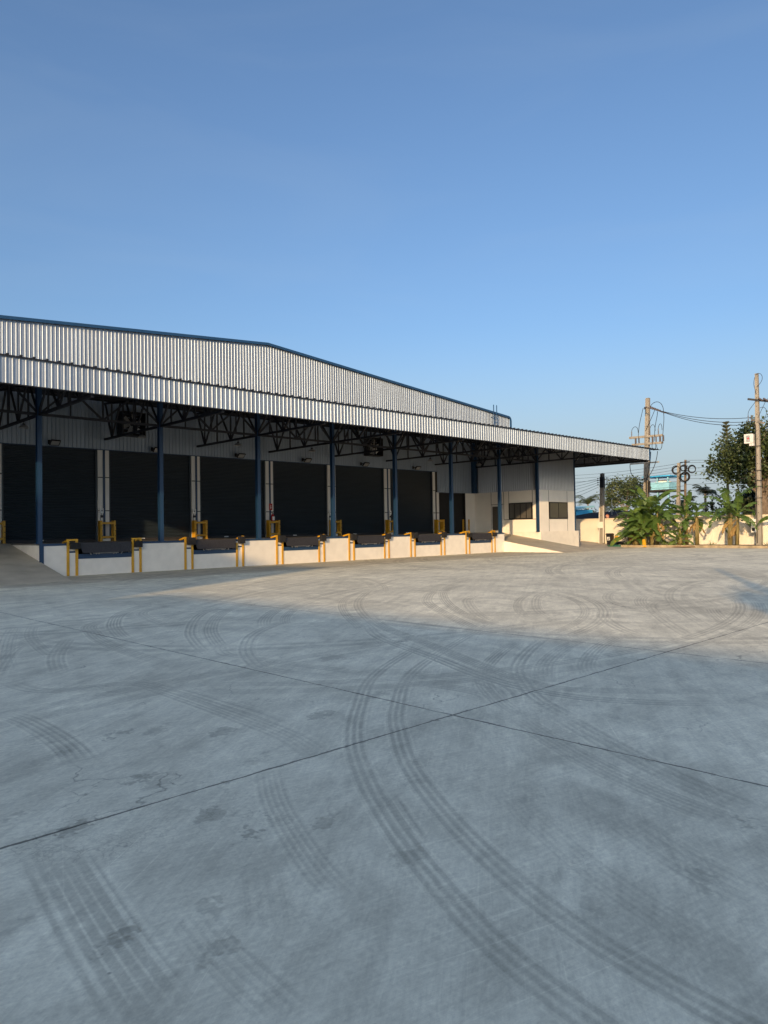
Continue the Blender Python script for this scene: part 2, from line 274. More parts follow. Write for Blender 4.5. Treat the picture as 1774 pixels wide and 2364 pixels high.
# ------------------------------------------------------------------ ground: wear maps (tyre tracks, stains) computed here, then the concrete
def wear_map(name,x0,y0,size_x,size_y,nx,ny,near):
    rng=np.random.default_rng(7)
    dark=np.zeros((ny,nx),np.float32); light=np.zeros((ny,nx),np.float32)
    rx=size_x/nx
    def noise(cx,cy):
        g=rng.random((cy+2,cx+2)).astype(np.float32)
        yy=np.linspace(0,cy,ny,endpoint=False); xx=np.linspace(0,cx,nx,endpoint=False)
        yi=yy.astype(int); xi=xx.astype(int); fy=(yy-yi)[:,None].astype(np.float32); fx=(xx-xi)[None,:].astype(np.float32)
        fy=fy*fy*(3-2*fy); fx=fx*fx*(3-2*fx)
        a=g[yi][:,xi]; b=g[yi][:,xi+1]; c=g[yi+1][:,xi]; d=g[yi+1][:,xi+1]
        return (a*(1-fx)+b*fx)*(1-fy)+(c*(1-fx)+d*fx)*fy
    def spline(P,step):
        P=np.array(P,float); out=[]
        Q=np.vstack([2*P[0]-P[1],P,2*P[-1]-P[-2]])
        for i in range(1,len(Q)-2):
            L=np.linalg.norm(Q[i+1]-Q[i]); n=max(2,int(L/step)); t=np.linspace(0,1,n,endpoint=False)[:,None]
            out.append(.5*((2*Q[i])+(Q[i+1]-Q[i-1])*t+(2*Q[i-1]-5*Q[i]+4*Q[i+1]-Q[i+2])*t**2+(3*Q[i]-Q[i-1]-3*Q[i+1]+Q[i+2])*t**3))
        return np.vstack(out)
    for ti,(s,P) in enumerate(TRACKS+EXTRA):
        s=.52 if s>.75 else (.85 if ti in (4,5) else (s*.9 if 49<=ti<57 else s*1.3))
        rr=np.random.default_rng(100+ti)
        C=spline(P,rx*.8)
        if len(C)<4: continue
        T=np.gradient(C,axis=0); T/=np.maximum(np.linalg.norm(T,axis=1,keepdims=True),1e-6)
        Nn=np.stack([-T[:,1],T[:,0]],1)
        wdt=.165 if ti<2 else rr.uniform(.19,.27)
        us=np.arange(-wdt*.75,wdt*.75,rx*.7)
        n=len(C); k=max(3,n//int(1.2/rx)+3)
        al=np.interp(np.arange(n),np.linspace(0,n,k),rr.uniform(.55,1,k))
        fade=np.minimum(1,np.minimum(np.arange(n),np.arange(n)[::-1])/(n*(.16 if ti<2 else .24)+1)); al=al*fade*fade*(3-2*fade)
        t=us/(wdt/2)
        ribs=rr.choice([3,3.6,4.4,5]) if ti>1 else 3; ph=rr.uniform(0,6.28) if ti>1 else 0; wob=1+.35*np.sin(us*rr.uniform(20,60)+rr.uniform(0,6))
        band=np.clip(.55+.95*np.cos(t*PI*ribs+ph)*wob,.12,1)
        edge=np.clip((1.02-np.abs(t))*7,0,1); soft=np.exp(-(t/1.1)**4)*.22
        prof=np.maximum(band*edge,soft)
        lp=np.exp(-((np.abs(t)-1.12)/.10)**2)*.8+np.clip(-np.cos(t*PI*ribs)-.55,0,1)*1.3*(np.abs(t)<.95)
        pts=C[:,None,:]+Nn[:,None,:]*us[None,:,None]
        ix=((pts[...,0]-x0)/rx).astype(int); iy=((pts[...,1]-y0)/rx).astype(int)
        ok=(ix>=0)&(ix<nx)&(iy>=0)&(iy<ny)
        if not ok.any(): continue
        va=(al[:,None]*prof[None,:]*s).astype(np.float32); vl=(al[:,None]*lp[None,:]*s).astype(np.float32)
        ix=ix[ok]; iy=iy[ok]; va=va[ok]; vl=vl[ok]
        old=dark[iy,ix]; dark[iy,ix]=np.maximum(old,1-(1-old*.75)*(1-va)) if False else np.maximum(old,va)
        light[iy,ix]=np.maximum(light[iy,ix],vl)
    st=np.zeros((ny,nx),np.float32)
    if near:
        nz=noise(67,61)*.28+noise(181,173)*.27+noise(433,419)*.25+noise(1013,997)*.20; nf=noise(701,887)
        for x,y,s in STAINS:
            dist=math.hypot(x,y); rad=.10+.028*dist
            d0=np.array((math.cos(R(28)),math.sin(R(28))))
            X=(np.arange(nx)*rx+x0-x)[None,:]; Y=(np.arange(ny)*rx+y0-y)[:,None]
            jx0=max(0,int((x-2*rad-x0)/rx)); jx1=min(nx,int((x+2*rad-x0)/rx)); jy0=max(0,int((y-2*rad-y0)/rx)); jy1=min(ny,int((y+2*rad-y0)/rx))
            if jx1<=jx0 or jy1<=jy0: continue
            X=X[:,jx0:jx1]; Y=Y[jy0:jy1]
            a=(X*d0[0]+Y*d0[1])/rad; b=(-X*d0[1]+Y*d0[0])/(rad*.55)
            g=np.exp(-(a*a+b*b)*1.4)
            v=np.clip((g*.62+nz[jy0:jy1,jx0:jx1]*1.5-1.13)*9,0,1)*s*np.clip(g*1.8,0,1)*(.6+.4*nf[jy0:jy1,jx0:jx1])
            st[jy0:jy1,jx0:jx1]=np.maximum(st[jy0:jy1,jx0:jx1],v)
    px=np.ones((ny,nx,4),np.float32); px[...,0]=dark; px[...,1]=np.clip(light,0,1); px[...,2]=st
    im=bpy.data.images.new(name,nx,ny,alpha=False,float_buffer=False); im.colorspace_settings.name='Non-Color'
    im.pixels.foreach_set(px.ravel()); im.update(); im.pack()
    return im
im_near=wear_map('wear_near',0,0,16,16,4096,4096,True)
im_far=wear_map('wear_far',0,0,56,32,2240,1280,False)

def yard_material():
    m,t,b=newmat('yard_concrete'); N=t.nodes; L=t.links
    g=N.new('ShaderNodeNewGeometry'); pos=g.outputs['Position']
    def math_(op,a,c=None,clamp=False):
        n=N.new('ShaderNodeMath'); n.operation=op; n.use_clamp=clamp
        for i,x in enumerate((a,c)):
            if x is None: continue
            if isinstance(x,(int,float)): n.inputs[i].default_value=x
            else: L.new(x,n.inputs[i])
        return n.outputs[0]
    def noise(scale,detail=5,stretch=None,rot=0,rough=.5,dist=0):
        v=pos
        if stretch:
            mp=N.new('ShaderNodeMapping'); mp.vector_type='POINT'; mp.inputs['Rotation'].default_value=(0,0,rot); L.new(v,mp.inputs[0])
            mq=N.new('ShaderNodeMapping'); mq.inputs['Scale'].default_value=stretch; L.new(mp.outputs[0],mq.inputs[0]); v=mq.outputs[0]
        n=N.new('ShaderNodeTexNoise'); n.inputs['Scale'].default_value=scale; n.inputs['Detail'].default_value=detail
        n.inputs['Roughness'].default_value=rough; n.inputs['Distortion'].default_value=dist; L.new(v,n.inputs[0]); return n.outputs[0]
    def rng(x,a,c,lo,hi):
        n=N.new('ShaderNodeMapRange'); L.new(x,n.inputs[0])
        for i,q in enumerate((a,c,lo,hi)): n.inputs[i+1].default_value=q
        return n.outputs[0]
    sp=N.new('ShaderNodeSeparateXYZ'); L.new(pos,sp.inputs[0])
    def tex(im,sx,sy):
        mp=N.new('ShaderNodeMapping'); mp.inputs['Scale'].default_value=(1/sx,1/sy,1); L.new(pos,mp.inputs[0])
        i=N.new('ShaderNodeTexImage'); i.image=im; i.extension='CLIP'; i.interpolation='Linear'; L.new(mp.outputs[0],i.inputs[0])
        s=N.new('ShaderNodeSeparateColor'); L.new(i.outputs[0],s.inputs[0]); return s
    tn=tex(im_near,16,16); tf=tex(im_far,56,32)
    inx=math_('MULTIPLY',math_('MULTIPLY',math_('GREATER_THAN',sp.outputs[0],0.0),math_('LESS_THAN',sp.outputs[0],16.0)),
              math_('MULTIPLY',math_('GREATER_THAN',sp.outputs[1],0.0),math_('LESS_THAN',sp.outputs[1],16.0)))
    def pick(k):
        mx=N.new('ShaderNodeMix'); mx.data_type='FLOAT'; L.new(inx,mx.inputs[0]); L.new(tf.outputs[k],mx.inputs[2]); L.new(tn.outputs[k],mx.inputs[3]); return mx.outputs[0]
    dk,lt,st=pick(0),pick(1),tn.outputs[2]
    # base tones: broad clouds, sweeping broom / dust streaks in two directions, fine grain
    big=rng(noise(.22,5,dist=1.2),.3,.7,.88,1.12)
    mid=rng(noise(1.1,7,dist=.8,rough=.6),.3,.72,.84,1.13)
    s1=rng(noise(1.0,6,(.35,5.5,1),R(-33),.6,.4),.32,.70,.91,1.08)
    s2=rng(noise(1.0,6,(.22,3.0,1),R(-75),.6,.5),.32,.70,.93,1.06)
    fine=rng(noise(30,7,rough=.8),.3,.7,.84,1.13)
    f2=rng(noise(7,7,(.5,3.2,1),R(-38),.72,1.6),.34,.68,.92,1.07)
    f3=rng(noise(13,6,(.35,2.6,1),R(12),.7,.6),.36,.66,.93,1.07)
    fine=math_('MULTIPLY',fine,math_('MULTIPLY',f2,f3))
    s3=rng(noise(1.6,8,(.8,2.2,1),R(-25),.7,1.2),.50,.66,1.0,.86)
    tone=math_('MULTIPLY',math_('MULTIPLY',math_('MULTIPLY',big,mid),math_('MULTIPLY',s1,s2)),math_('MULTIPLY',fine,s3))
    # each slab was poured apart: its own tone
    def cell(ax,off,w_): return math_('FLOOR',math_('DIVIDE',math_('SUBTRACT',sp.outputs[ax],off),w_))
    wn=N.new('ShaderNodeTexWhiteNoise'); wn.noise_dimensions='2D'; cv=N.new('ShaderNodeCombineXYZ'); L.new(cell(0,4.874,4.268),cv.inputs[0]); L.new(cell(1,4.178,6.3),cv.inputs[1]); L.new(cv.outputs[0],wn.inputs['Vector'])
    tone=math_('MULTIPLY',tone,rng(wn.outputs['Value'],0,1,.955,1.045))
    # crazed patches where the skin has worn through
    cz=N.new('ShaderNodeTexVoronoi'); cz.feature='DISTANCE_TO_EDGE'; cz.inputs['Scale'].default_value=14
    cn=N.new('ShaderNodeTexNoise'); cn.inputs['Scale'].default_value=9; cn.inputs['Detail'].default_value=6; L.new(pos,cn.inputs[0])
    cvm=N.new('ShaderNodeVectorMath'); cvm.operation='MULTIPLY_ADD'; cvm.inputs[1].default_value=(.22,.22,0); L.new(cn.outputs['Color'],cvm.inputs[0]); L.new(pos,cvm.inputs[2]); L.new(cvm.outputs[0],cz.inputs['Vector'])
    craz=math_('MULTIPLY',rng(cz.outputs['Distance'],0,.07,1,0),rng(noise(.8,7,dist=1.0,rough=.65),.55,.68,0,1))
    tone=math_('MULTIPLY',tone,math_('SUBTRACT',1.0,math_('MULTIPLY',craz,.30)))
    # chalky pale patches
    ch=rng(noise(.7,9,(.8,1.4,1),R(-30),.72,1.6),.52,.70,1.0,1.20); tone=math_('MULTIPLY',tone,ch)
    # tyre rubber
    worn=math_('MULTIPLY',rng(noise(11,8,rough=.75,dist=.8),.30,.60,.42,1.0),rng(noise(1.3,4),.3,.6,.62,1.0))
    tr=math_('SUBTRACT',1.0,math_('MULTIPLY',math_('POWER',math_('MULTIPLY',dk,worn),.75),.52)); tone=math_('MULTIPLY',tone,tr)
    tone=math_('MULTIPLY',tone,math_('ADD',1.0,math_('MULTIPLY',math_('MULTIPLY',lt,worn),.42)))
    tone=math_('MULTIPLY',tone,math_('SUBTRACT',1.0,math_('MULTIPLY',st,.40)))
    # thin pale scrape lines left by dragged grit
    for rt,sc_,am in ((-38,4.0,.16),(17,3.2,.13),(-70,3.6,.10)):
        ln=rng(noise(sc_,5,(.10,16,1),R(rt),.55,.25),.60,.70,0,1); ln=math_('MULTIPLY',ln,rng(noise(.9,4),.42,.62,0,1))
        tone=math_('MULTIPLY',tone,math_('ADD',1.0,math_('MULTIPLY',ln,am)))
    # specks of grit and gum
    vs_=N.new('ShaderNodeTexVoronoi'); vs_.feature='F1'; vs_.inputs['Scale'].default_value=2.3; L.new(pos,vs_.inputs['Vector'])
    sk_=math_('MULTIPLY',rng(vs_.outputs['Distance'],.018,.032,1,0),rng(noise(1.7,2),.5,.54,0,1))
    tone=math_('MULTIPLY',tone,math_('SUBTRACT',1.0,math_('MULTIPLY',sk_,.55)))
    # thin hairline cracks
    vo=N.new('ShaderNodeTexVoronoi'); vo.feature='DISTANCE_TO_EDGE'; vo.inputs['Scale'].default_value=.55
    dn=N.new('ShaderNodeTexNoise'); dn.inputs['Scale'].default_value=2.2; dn.inputs['Detail'].default_value=7; L.new(pos,dn.inputs[0])
    va=N.new('ShaderNodeVectorMath'); va.operation='MULTIPLY_ADD'; va.inputs[1].default_value=(.9,.9,0); L.new(dn.outputs['Color'],va.inputs[0]); L.new(pos,va.inputs[2])
    L.new(va.outputs[0],vo.inputs['Vector'])
    ck=rng(vo.outputs['Distance'],0,.0045,1,0); ckm=rng(noise(.7,3),.55,.62,0,1)
    ck=math_('MULTIPLY',ck,ckm); tone=math_('MULTIPLY',tone,math_('SUBTRACT',1.0,math_('MULTIPLY',ck,.45)))
    # saw-cut joints: straight lines with frayed edges
    fr=math_('MULTIPLY',math_('SUBTRACT',noise(3.5,9,rough=.7),.5),.05)
    fw=rng(noise(2.2,4),.35,.75,.006,.020)
    joints=None; crumb=None
    for ax,vals in ((0,(4.874,9.142,13.6,18.0,22.4,26.8,31.2,35.6,40.0,44.4)),(1,(4.178,10.48,16.9,23.2))):
        for vv in vals:
            strong=vv<9.5
            d=math_('ABSOLUTE',math_('ADD',math_('SUBTRACT',sp.outputs[ax],vv),fr))
            if strong: dd=math_('SUBTRACT',1.0,math_('DIVIDE',d,fw,),True)
            else: dd=math_('MULTIPLY',math_('SUBTRACT',1.0,math_('DIVIDE',d,.009),True),rng(noise(.8,3),.4,.6,.15,.5))
            dd=math_('MINIMUM',math_('MULTIPLY',dd,3.0),1.0) if strong else dd
            if strong:
                cr_=math_('SUBTRACT',1.0,math_('DIVIDE',math_('ABSOLUTE',math_('SUBTRACT',sp.outputs[ax],vv)),.13),True); crumb=cr_ if crumb is None else math_('MAXIMUM',crumb,cr_)
            joints=dd if joints is None else math_('MAXIMUM',joints,dd)
    crumb=rng(math_('ADD',math_('MULTIPLY',crumb,.30),noise(6,9,rough=.78,dist=.6)),.80,.86,0,1)
    joints=math_('MAXIMUM',joints,math_('MULTIPLY',crumb,.55))
    tone=math_('MULTIPLY',tone,math_('SUBTRACT',1.0,math_('MULTIPLY',joints,.72)))
    # a slightly warmer slab strip along the dock
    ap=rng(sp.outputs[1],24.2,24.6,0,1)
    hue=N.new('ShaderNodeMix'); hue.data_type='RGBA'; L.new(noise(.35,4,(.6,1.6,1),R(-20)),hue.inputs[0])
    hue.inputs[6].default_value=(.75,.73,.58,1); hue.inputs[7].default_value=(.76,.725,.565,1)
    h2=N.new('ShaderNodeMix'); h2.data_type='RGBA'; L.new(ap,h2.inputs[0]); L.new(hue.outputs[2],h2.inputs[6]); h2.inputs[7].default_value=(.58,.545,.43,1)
    mm=N.new('ShaderNodeMix'); mm.data_type='RGBA'; mm.blend_type='MULTIPLY'; mm.inputs[0].default_value=1
    L.new(h2.outputs[2],mm.inputs[6]); L.new(tone,mm.inputs[7]); L.new(mm.outputs[2],b.inputs['Base Color'])
    b.inputs['Roughness'].default_value=.82; b.inputs['Specular IOR Level'].default_value=.25
    hgt=math_('ADD',math_('MULTIPLY',noise(60,6,rough=.7),.25),math_('SUBTRACT',math_('MULTIPLY',mid,.25),math_('MULTIPLY',math_('MAXIMUM',joints,st),.6)))
    hgt=math_('ADD',hgt,math_('MULTIPLY',lt,.10))
    bp=N.new('ShaderNodeBump'); bp.inputs['Strength'].default_value=.18; bp.inputs['Distance'].default_value=.02
    L.new(hgt,bp.inputs['Height']); L.new(bp.outputs[0],b.inputs['Normal'])
    return m
M['yard']=yard_material()
g=MB(); g.add([(-900,-900,-.03),(900,-900,-.03),(900,900,-.03),(-900,900,-.03)],[(0,1,2,3)]); tag(g.build('ground','soil'),kind='structure')
g=MB(); g.add([(-60,-60,0),(50.6,-60,0),(50.6,34,0),(-60,34,0)],[(0,1,2,3)]); tag(g.build('concrete_yard','yard'),kind='structure')
g=MB()
nx_,ny_=8,8
vs=[];fs=[]
for i in range(nx_+1):
    for j in range(ny_+1):
        x=48.9+i*(53.99-48.9)/nx_; y=26.2+j*14/ny_
        z=.012+.42*max(0,min(1,(y-27.2)/4.6))**1.3*max(0,min(1,(x-48.7)/4.0))
        if x<50.6 and z<.02: z=.008
        vs.append((x,y,z))
for i in range(nx_):
    for j in range(ny_): fs.append((i*(ny_+1)+j,(i+1)*(ny_+1)+j,(i+1)*(ny_+1)+j+1,i*(ny_+1)+j+1))
g.add(vs,fs); tag(g.build('driveway','drive',smooth=True),kind='structure')
g=MB(); g.box(50.9,53.95,-30,26.6,-.02,.15); tag(g.build('planting_bed','soil'),kind='structure')
# ------------------------------------------------------------------ warehouse
YD,YW,ZF=29.1,35.0,1.285
COLX=[9.84,14.88,19.95,24.67,29.37,34.33,39.31]
DOORS=[(10.19,14.53),(15.09,19.62),(20.12,24.43),(24.95,29.13),(29.78,34.14),(34.71,39.08)]
RX,RZ,SL=24.62,12.72,.0842
X0,X1,YB=.64,48.6,84.0
roofz=lambda x: RZ-SL*abs(x-RX)
zr=lambda y: 7.20+(y-24.0)*.10            # canopy roof height
wh=empty('warehouse',(0,0,0),'long silver ribbed steel warehouse with blue trim and a dock canopy','warehouse')
g=MB()
sheet(g,(0,YW,0),(1,0,0),(0,-1,0),X0,39.56,.193,.024,5.78,lambda u:roofz(u)-.05)
sheet(g,(0,YW,0),(1,0,0),(0,-1,0),39.56,X1,.193,.024,4.29,lambda u:roofz(u)-.05)
g.build('gable_wall','zinc',wh)
g=MB()
for xa,xb in ((X0-.15,RX),(RX,X1+.12)):
    g.hexa([(xa,YW-.1,roofz(xa)-.12),(xb,YW-.1,roofz(xb)-.12),(xb,YB,roofz(xb)-.12),(xa,YB,roofz(xa)-.12),
            (xa,YW-.1,roofz(xa)-.03),(xb,YW-.1,roofz(xb)-.03),(xb,YB,roofz(xb)-.03),(xa,YB,roofz(xa)-.03)])
g.build('roof','zinc_in',wh)
g=MB()                                   # blue barge trim, rounded down at the eave
for xa,xb in ((X0-.15,RX),(RX,X1-.25)):
    g.hexa([(xa,YW-.16,roofz(xa)-.12),(xb,YW-.16,roofz(xb)-.12),(xb,YW-.06,roofz(xb)-.12),(xa,YW-.06,roofz(xa)-.12),
            (xa,YW-.16,roofz(xa)+.03),(xb,YW-.16,roofz(xb)+.03),(xb,YW-.06,roofz(xb)+.03),(xa,YW-.06,roofz(xa)+.03)])
ze=roofz(X1-.25)
arc=[(X1-.25+.38*math.sin(a),ze-.35+.38*math.cos(a)) for a in [R(10*k) for k in range(10)]]
arc2=[(X1-.25+.23*math.sin(a),ze-.35+.23*math.cos(a)) for a in [R(10*k) for k in range(10)]]
g.prism(arc+arc2[::-1],'y',YW-.155,YW-.055)
g.box(X1-.02,X1+.13,YW-.16,YW-.06,4,ze-.35)
g.build('roof_trim','navy_trim',wh)
g=MB(); g.box(X0,X0+.1,YW+.05,YB,0,roofz(X0)-.13); g.box(X1-.1,X1,YW+.05,YB,0,roofz(X1)-.13)
g.prism([(X0,0),(X1,0),(X1,roofz(X1)-.13),(RX,RZ-.13),(X0,roofz(X0)-.13)],'y',YB-.1,YB-.01)
g.build('side_wall','zinc_in',wh)
g=MB(); g.box(X0+.1,X1-.1,YW+.3,YB-.1,0,ZF-.01); g.box(39.5,44.2,39.4,39.5,ZF,6); g.build('inner_floor','dark_in',wh)  # floor and rear partition near-black: interior shade put into the colour
# lower wall: white piers between the shutters
g=MB()
PIERS=[(9.0,10.19),(14.53,15.09),(19.62,20.12),(24.43,24.95),(29.13,29.78),(34.14,34.71)]
for a,b in PIERS:
    g=MB(); g.box(a,b,YW,YW+.3,ZF,5.79,0)
    for z in (4.42,2.78): g.box(a,b,YW-.004,YW,z-.02,z+.02,1)
    g.build('dock_pier',['white_panel','joint'],wh)
g=MB()
g.box(39.08,39.319,YW,YW+.3,ZF,5.79,0); g.box(39.32,39.56,YW,YW+.3,4.29,5.79,1); g.box(39.32,39.46,YW+.02,YW+.3,ZF,4.29,1); g.box(39.46,39.72,YW,YW+.3,ZF,4.29,0)
for z in (4.42,): g.box(39.08,39.32,YW-.004,YW,z-.02,z+.02,1)
g.box(39.08,39.72,YW-.004,YW,2.76,2.80,1)
g.build('dock_pier',['white_panel','joint'],wh); 
g=MB(); g.box(42.77,43.9,YW,YW+.3,ZF,4.29); g.build('doorway_panel','white_panel',wh)
for a,b in ((42.70,42.77),(39.72,39.77)):
    g=MB(); g.box(a,b,YW+.02,YW+.3,ZF,4.29); g.build('door_jamb','dark_in',wh)
g=MB()
for a,b in PIERS:
    c=(a+b)/2+.02; g=MB(); g.box(c-.055,c+.055,YW-.03,YW-.005,ZF,5.78); g.build('wall_column','navy',wh)
g=MB(); g.box(X0,39.56,YW-.04,YW+.05,5.765,5.80); g.build('lintel_flashing','navy',wh)
g=MB(); g.box(43.50,43.86,34.72,34.99,4.30,8.1)
g.build('wall_column','navy',wh)
# opening closed by a dark sheet that paints in the unlit interior
g=MB(); g.box(39.77,42.70,YW+.22,YW+.26,ZF+.02,4.27); g.build('doorway_shade_panel','dark_in',wh)
# roller shutters
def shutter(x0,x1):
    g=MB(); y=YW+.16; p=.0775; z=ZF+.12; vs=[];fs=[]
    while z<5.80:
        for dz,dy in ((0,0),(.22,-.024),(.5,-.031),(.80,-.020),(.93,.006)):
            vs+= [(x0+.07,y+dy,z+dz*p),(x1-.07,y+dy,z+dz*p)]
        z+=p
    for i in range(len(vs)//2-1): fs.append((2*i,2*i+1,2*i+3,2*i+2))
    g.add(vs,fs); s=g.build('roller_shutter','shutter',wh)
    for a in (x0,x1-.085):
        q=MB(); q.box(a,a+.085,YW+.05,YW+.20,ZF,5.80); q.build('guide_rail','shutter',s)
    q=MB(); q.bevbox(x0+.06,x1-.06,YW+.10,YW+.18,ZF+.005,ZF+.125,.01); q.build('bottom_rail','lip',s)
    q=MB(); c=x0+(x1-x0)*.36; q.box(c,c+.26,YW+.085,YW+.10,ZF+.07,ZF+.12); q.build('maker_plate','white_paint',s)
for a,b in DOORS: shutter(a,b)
# canopy: fascia, end cladding, roof, columns, trusses
g=MB(); sheet(g,(0,24.0,0),(1,0,0),(0,-1,0),3.65,50.45,.1955,.028,6.37,lambda u:7.22)
g.build('canopy_fascia','zinc',wh)
g=MB(); sheet(g,(50.5,0,0),(0,1,0),(1,0,0),24.0,34.9,.1955,.03,6.33,lambda u:zr(u)-.02); g.build('canopy_end_wall','zinc_in',wh); g=MB(); sheet(g,(3.6,0,0),(0,1,0),(-1,0,0),24.0,34.9,.1955,.03,6.33,lambda u:zr(u)-.02); g.build('canopy_end_wall','zinc_in',wh)
g=MB(); g.box(50.43,50.52,23.93,24.02,6.37,7.20); g.build('fascia_trim','navy_trim',wh)
g=MB(); g.box(3.6,50.5,23.985,24.05,6.34,6.37); g.build('fascia_bottom_angle','steel_dk',wh)
g=MB()
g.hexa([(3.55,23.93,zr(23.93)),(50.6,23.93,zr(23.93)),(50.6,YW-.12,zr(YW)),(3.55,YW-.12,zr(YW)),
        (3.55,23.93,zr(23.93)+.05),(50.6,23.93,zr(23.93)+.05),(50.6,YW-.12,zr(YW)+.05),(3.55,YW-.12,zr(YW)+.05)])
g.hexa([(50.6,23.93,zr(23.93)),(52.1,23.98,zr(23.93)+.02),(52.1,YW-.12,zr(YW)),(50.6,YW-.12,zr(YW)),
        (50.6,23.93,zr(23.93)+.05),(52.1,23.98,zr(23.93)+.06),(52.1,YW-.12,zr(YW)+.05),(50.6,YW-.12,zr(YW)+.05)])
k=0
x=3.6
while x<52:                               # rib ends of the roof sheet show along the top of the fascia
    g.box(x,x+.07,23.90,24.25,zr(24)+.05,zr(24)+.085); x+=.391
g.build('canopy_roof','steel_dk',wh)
g=MB()
for y in (24.25,25.5,26.8,28.1,29.4,30.7,32.0,33.3,34.6): g.bar((3.65,y,zr(y)-.08),(50.3,y,zr(y)-.08),.07,.15)
g.build('purlin','steel_dk',wh)
def h_column(x,z1,base=ZF):
    g=MB(); y=YD+.02; w_=.088
    g.box(x-w_,x+w_,y,y+.016,base,z1); g.box(x-w_,x+w_,y+.184,y+.20,base,z1); g.box(x-.006,x+.006,y+.016,y+.184,base,z1)
    g.box(x-.15,x+.15,y-.012,y+.23,base,base+.02)
    return g.build('canopy_column','navy',wh)
for x in COLX: h_column(x,7.6)
h_column(43.80,7.6); h_column(5.44,7.6)
def cross_truss(x):
    g=MB(); zb=6.30
    g.bar((x,24.1,zb),(x,34.95,zb),.10,.10); g.bar((x,24.1,zr(24.1)-.22),(x,34.95,zr(34.95)-.22),.10,.10)
    for y in (25.2,27.15,29.24,31.6,34.15):
        for s in (-1,1):
            yy=min(34.9,max(24.15,y+s*1.0)); g.bar((x,y,zb),(x,yy,zr(yy)-.22),.07,.07)
        g.bar((x,y,zb),(x,y,zr(y)-.22),.06,.06)
    for y in (26.2,28.2,30.4,32.9): g.bar((x,y,zb),(x,y,zr(y)-.22),.06,.06)
    return g.build('canopy_truss','steel_dk',wh)
TX=[3.75,5.44]+COLX+[43.80,48.62]
for x in TX: cross_truss(x)
g=MB(); y=YD+.11
g.bar((3.65,y,6.32),(50.4,y,6.32),.09,.10); g.bar((3.65,y,7.45),(50.4,y,7.45),.09,.10)
for a,b in zip(TX[:-1],TX[1:]):
    L_=b-a
    for xb,xt in ((0,.24),(.5,.24),(.5,.76),(1,.76)): g.bar((a+L_*xb,y,6.32),(a+L_*xt,y,7.45),.07,.07)
    g.bar((a+L_*.5,y,6.32),(a+L_*.5,y,7.45),.06,.06); g.bar((a+L_*.24,y,6.32),(a+L_*.24,y,7.45),.05,.05); g.bar((a+L_*.76,y,6.32),(a+L_*.76,y,7.45),.05,.05)
g.build('long_truss','steel_dk',wh)
g=MB(); y=24.15
g.bar((3.65,y,6.44),(50.4,y,6.44),.09,.12); g.bar((3.65,y,7.08),(50.4,y,7.08),.08,.10)
xx=3.65
while xx<49.5: g.bar((xx,y,6.44),(xx+.62,y,7.08),.05,.05); g.bar((xx+.62,y,7.08),(xx+1.24,y,6.44),.05,.05); xx+=1.24
g.bar((50.38,24.1,6.32),(50.38,34.9,6.32),.10,.14)
g.build('fascia_frame','steel_dk',wh)
# dock platform
LEV=[12.37,17.465,22.415,27.155,31.96,37.02]
g=MB(); cur=9.86
for c in LEV:
    g.box(cur,c-1.12,YD,YD+.3,0,1.205,0); g.box(c-1.12,c+1.12,YD,YD+.3,0,.66,0); cur=c+1.12
    g.box(c-1.12,c+1.12,31.75,31.85,0,1.2,2)
    for s in (-1,1): g.box(c+s*1.12-.03,c+s*1.12+.03,YD+.30,31.75,0,1.2,2)  # pit back and sides near-black, the recess shade painted on
g.box(cur,39.59,YD,YD+.3,0,1.205,0)
g.box(9.86,10.1,YD+.3,YW,0,1.23,0); g.box(39.3,39.59,YD+.3,YW,0,1.23,0)
# slab on top
cur=9.86
for c in LEV:
    g.box(cur,c-1.09,YD+.02,31.8,1.232,ZF,1); cur=c+1.09
g.box(cur,39.59,YD+.02,31.8,1.232,ZF,1); g.box(9.86,39.59,31.8,YW+.3,1.232,ZF,1); g.box(39.59,43.84,32.63,YW+.3,1.1,ZF,1); g.box(5.5,9.86,32.78,YW+.3,1.1,ZF,1)
g.build('dock_platform',['white_wall','slab','dark_in'],wh)
g=MB(); cur=9.86
for c in LEV: g=MB(); g.box(cur,c-1.12,YD-.012,YD+.10,1.205,ZF+.004); g.build('dock_edge_strip','navy',wh); cur=c+1.12
g=MB(); g.box(cur,39.60,YD-.012,YD+.10,1.205,ZF+.004); g.build('dock_edge_strip','navy',wh)
g=MB(); g.box(9.80,9.96,YD-.018,YD+.02,.42,ZF+.006); g.box(9.835,9.858,YD+.02,YD+.12,.45,ZF+.006)
g.build('corner_angle','navy',wh)
# office corner
g=MB(); XO=43.87
def wbox(*a,mi=0): g.box(*a,mi)
wbox(XO,XO+.15,YD+.0,YW,ZF,4.31); wbox(XO+.15,X1,YD,YD+.15,ZF,4.31)
J=.018
for y in (33.40,31.77,29.70): wbox(XO-.004,XO,y-J,y+J,(ZF if y>32 else 2.22 if y<32 else ZF),4.31,mi=1)
wbox(XO-.004,XO,32.27,33.38,3.35,3.385,mi=1); wbox(XO-.004,XO,YD+.05,32.25,2.19,2.225,mi=1); wbox(XO-.004,XO,32.22,32.255,2.2,4.31,mi=1)
for x in (45.05,47.53): wbox(x-J,x+J,YD-.004,YD,ZF+.02,4.31,mi=1)
g.build('office_wall',['white_panel','joint'],wh)
g=MB()
sheet(g,(XO+.02,0,0),(0,-1,0),(-1,0,0),-YW+.3,-YD-.0,.193,.034,4.29,8.1)
sheet(g,(0,YD+.02,0),(1,0,0),(0,-1,0),XO+.03,X1,.193,.034,4.30,7.6)
g.build('office_cladding','zinc_in',wh)
g=MB(); g.box(X1-.06,X1+.06,YD-.05,YD+.1,ZF+.03,7.5); g.build('corner_trim','navy',wh)
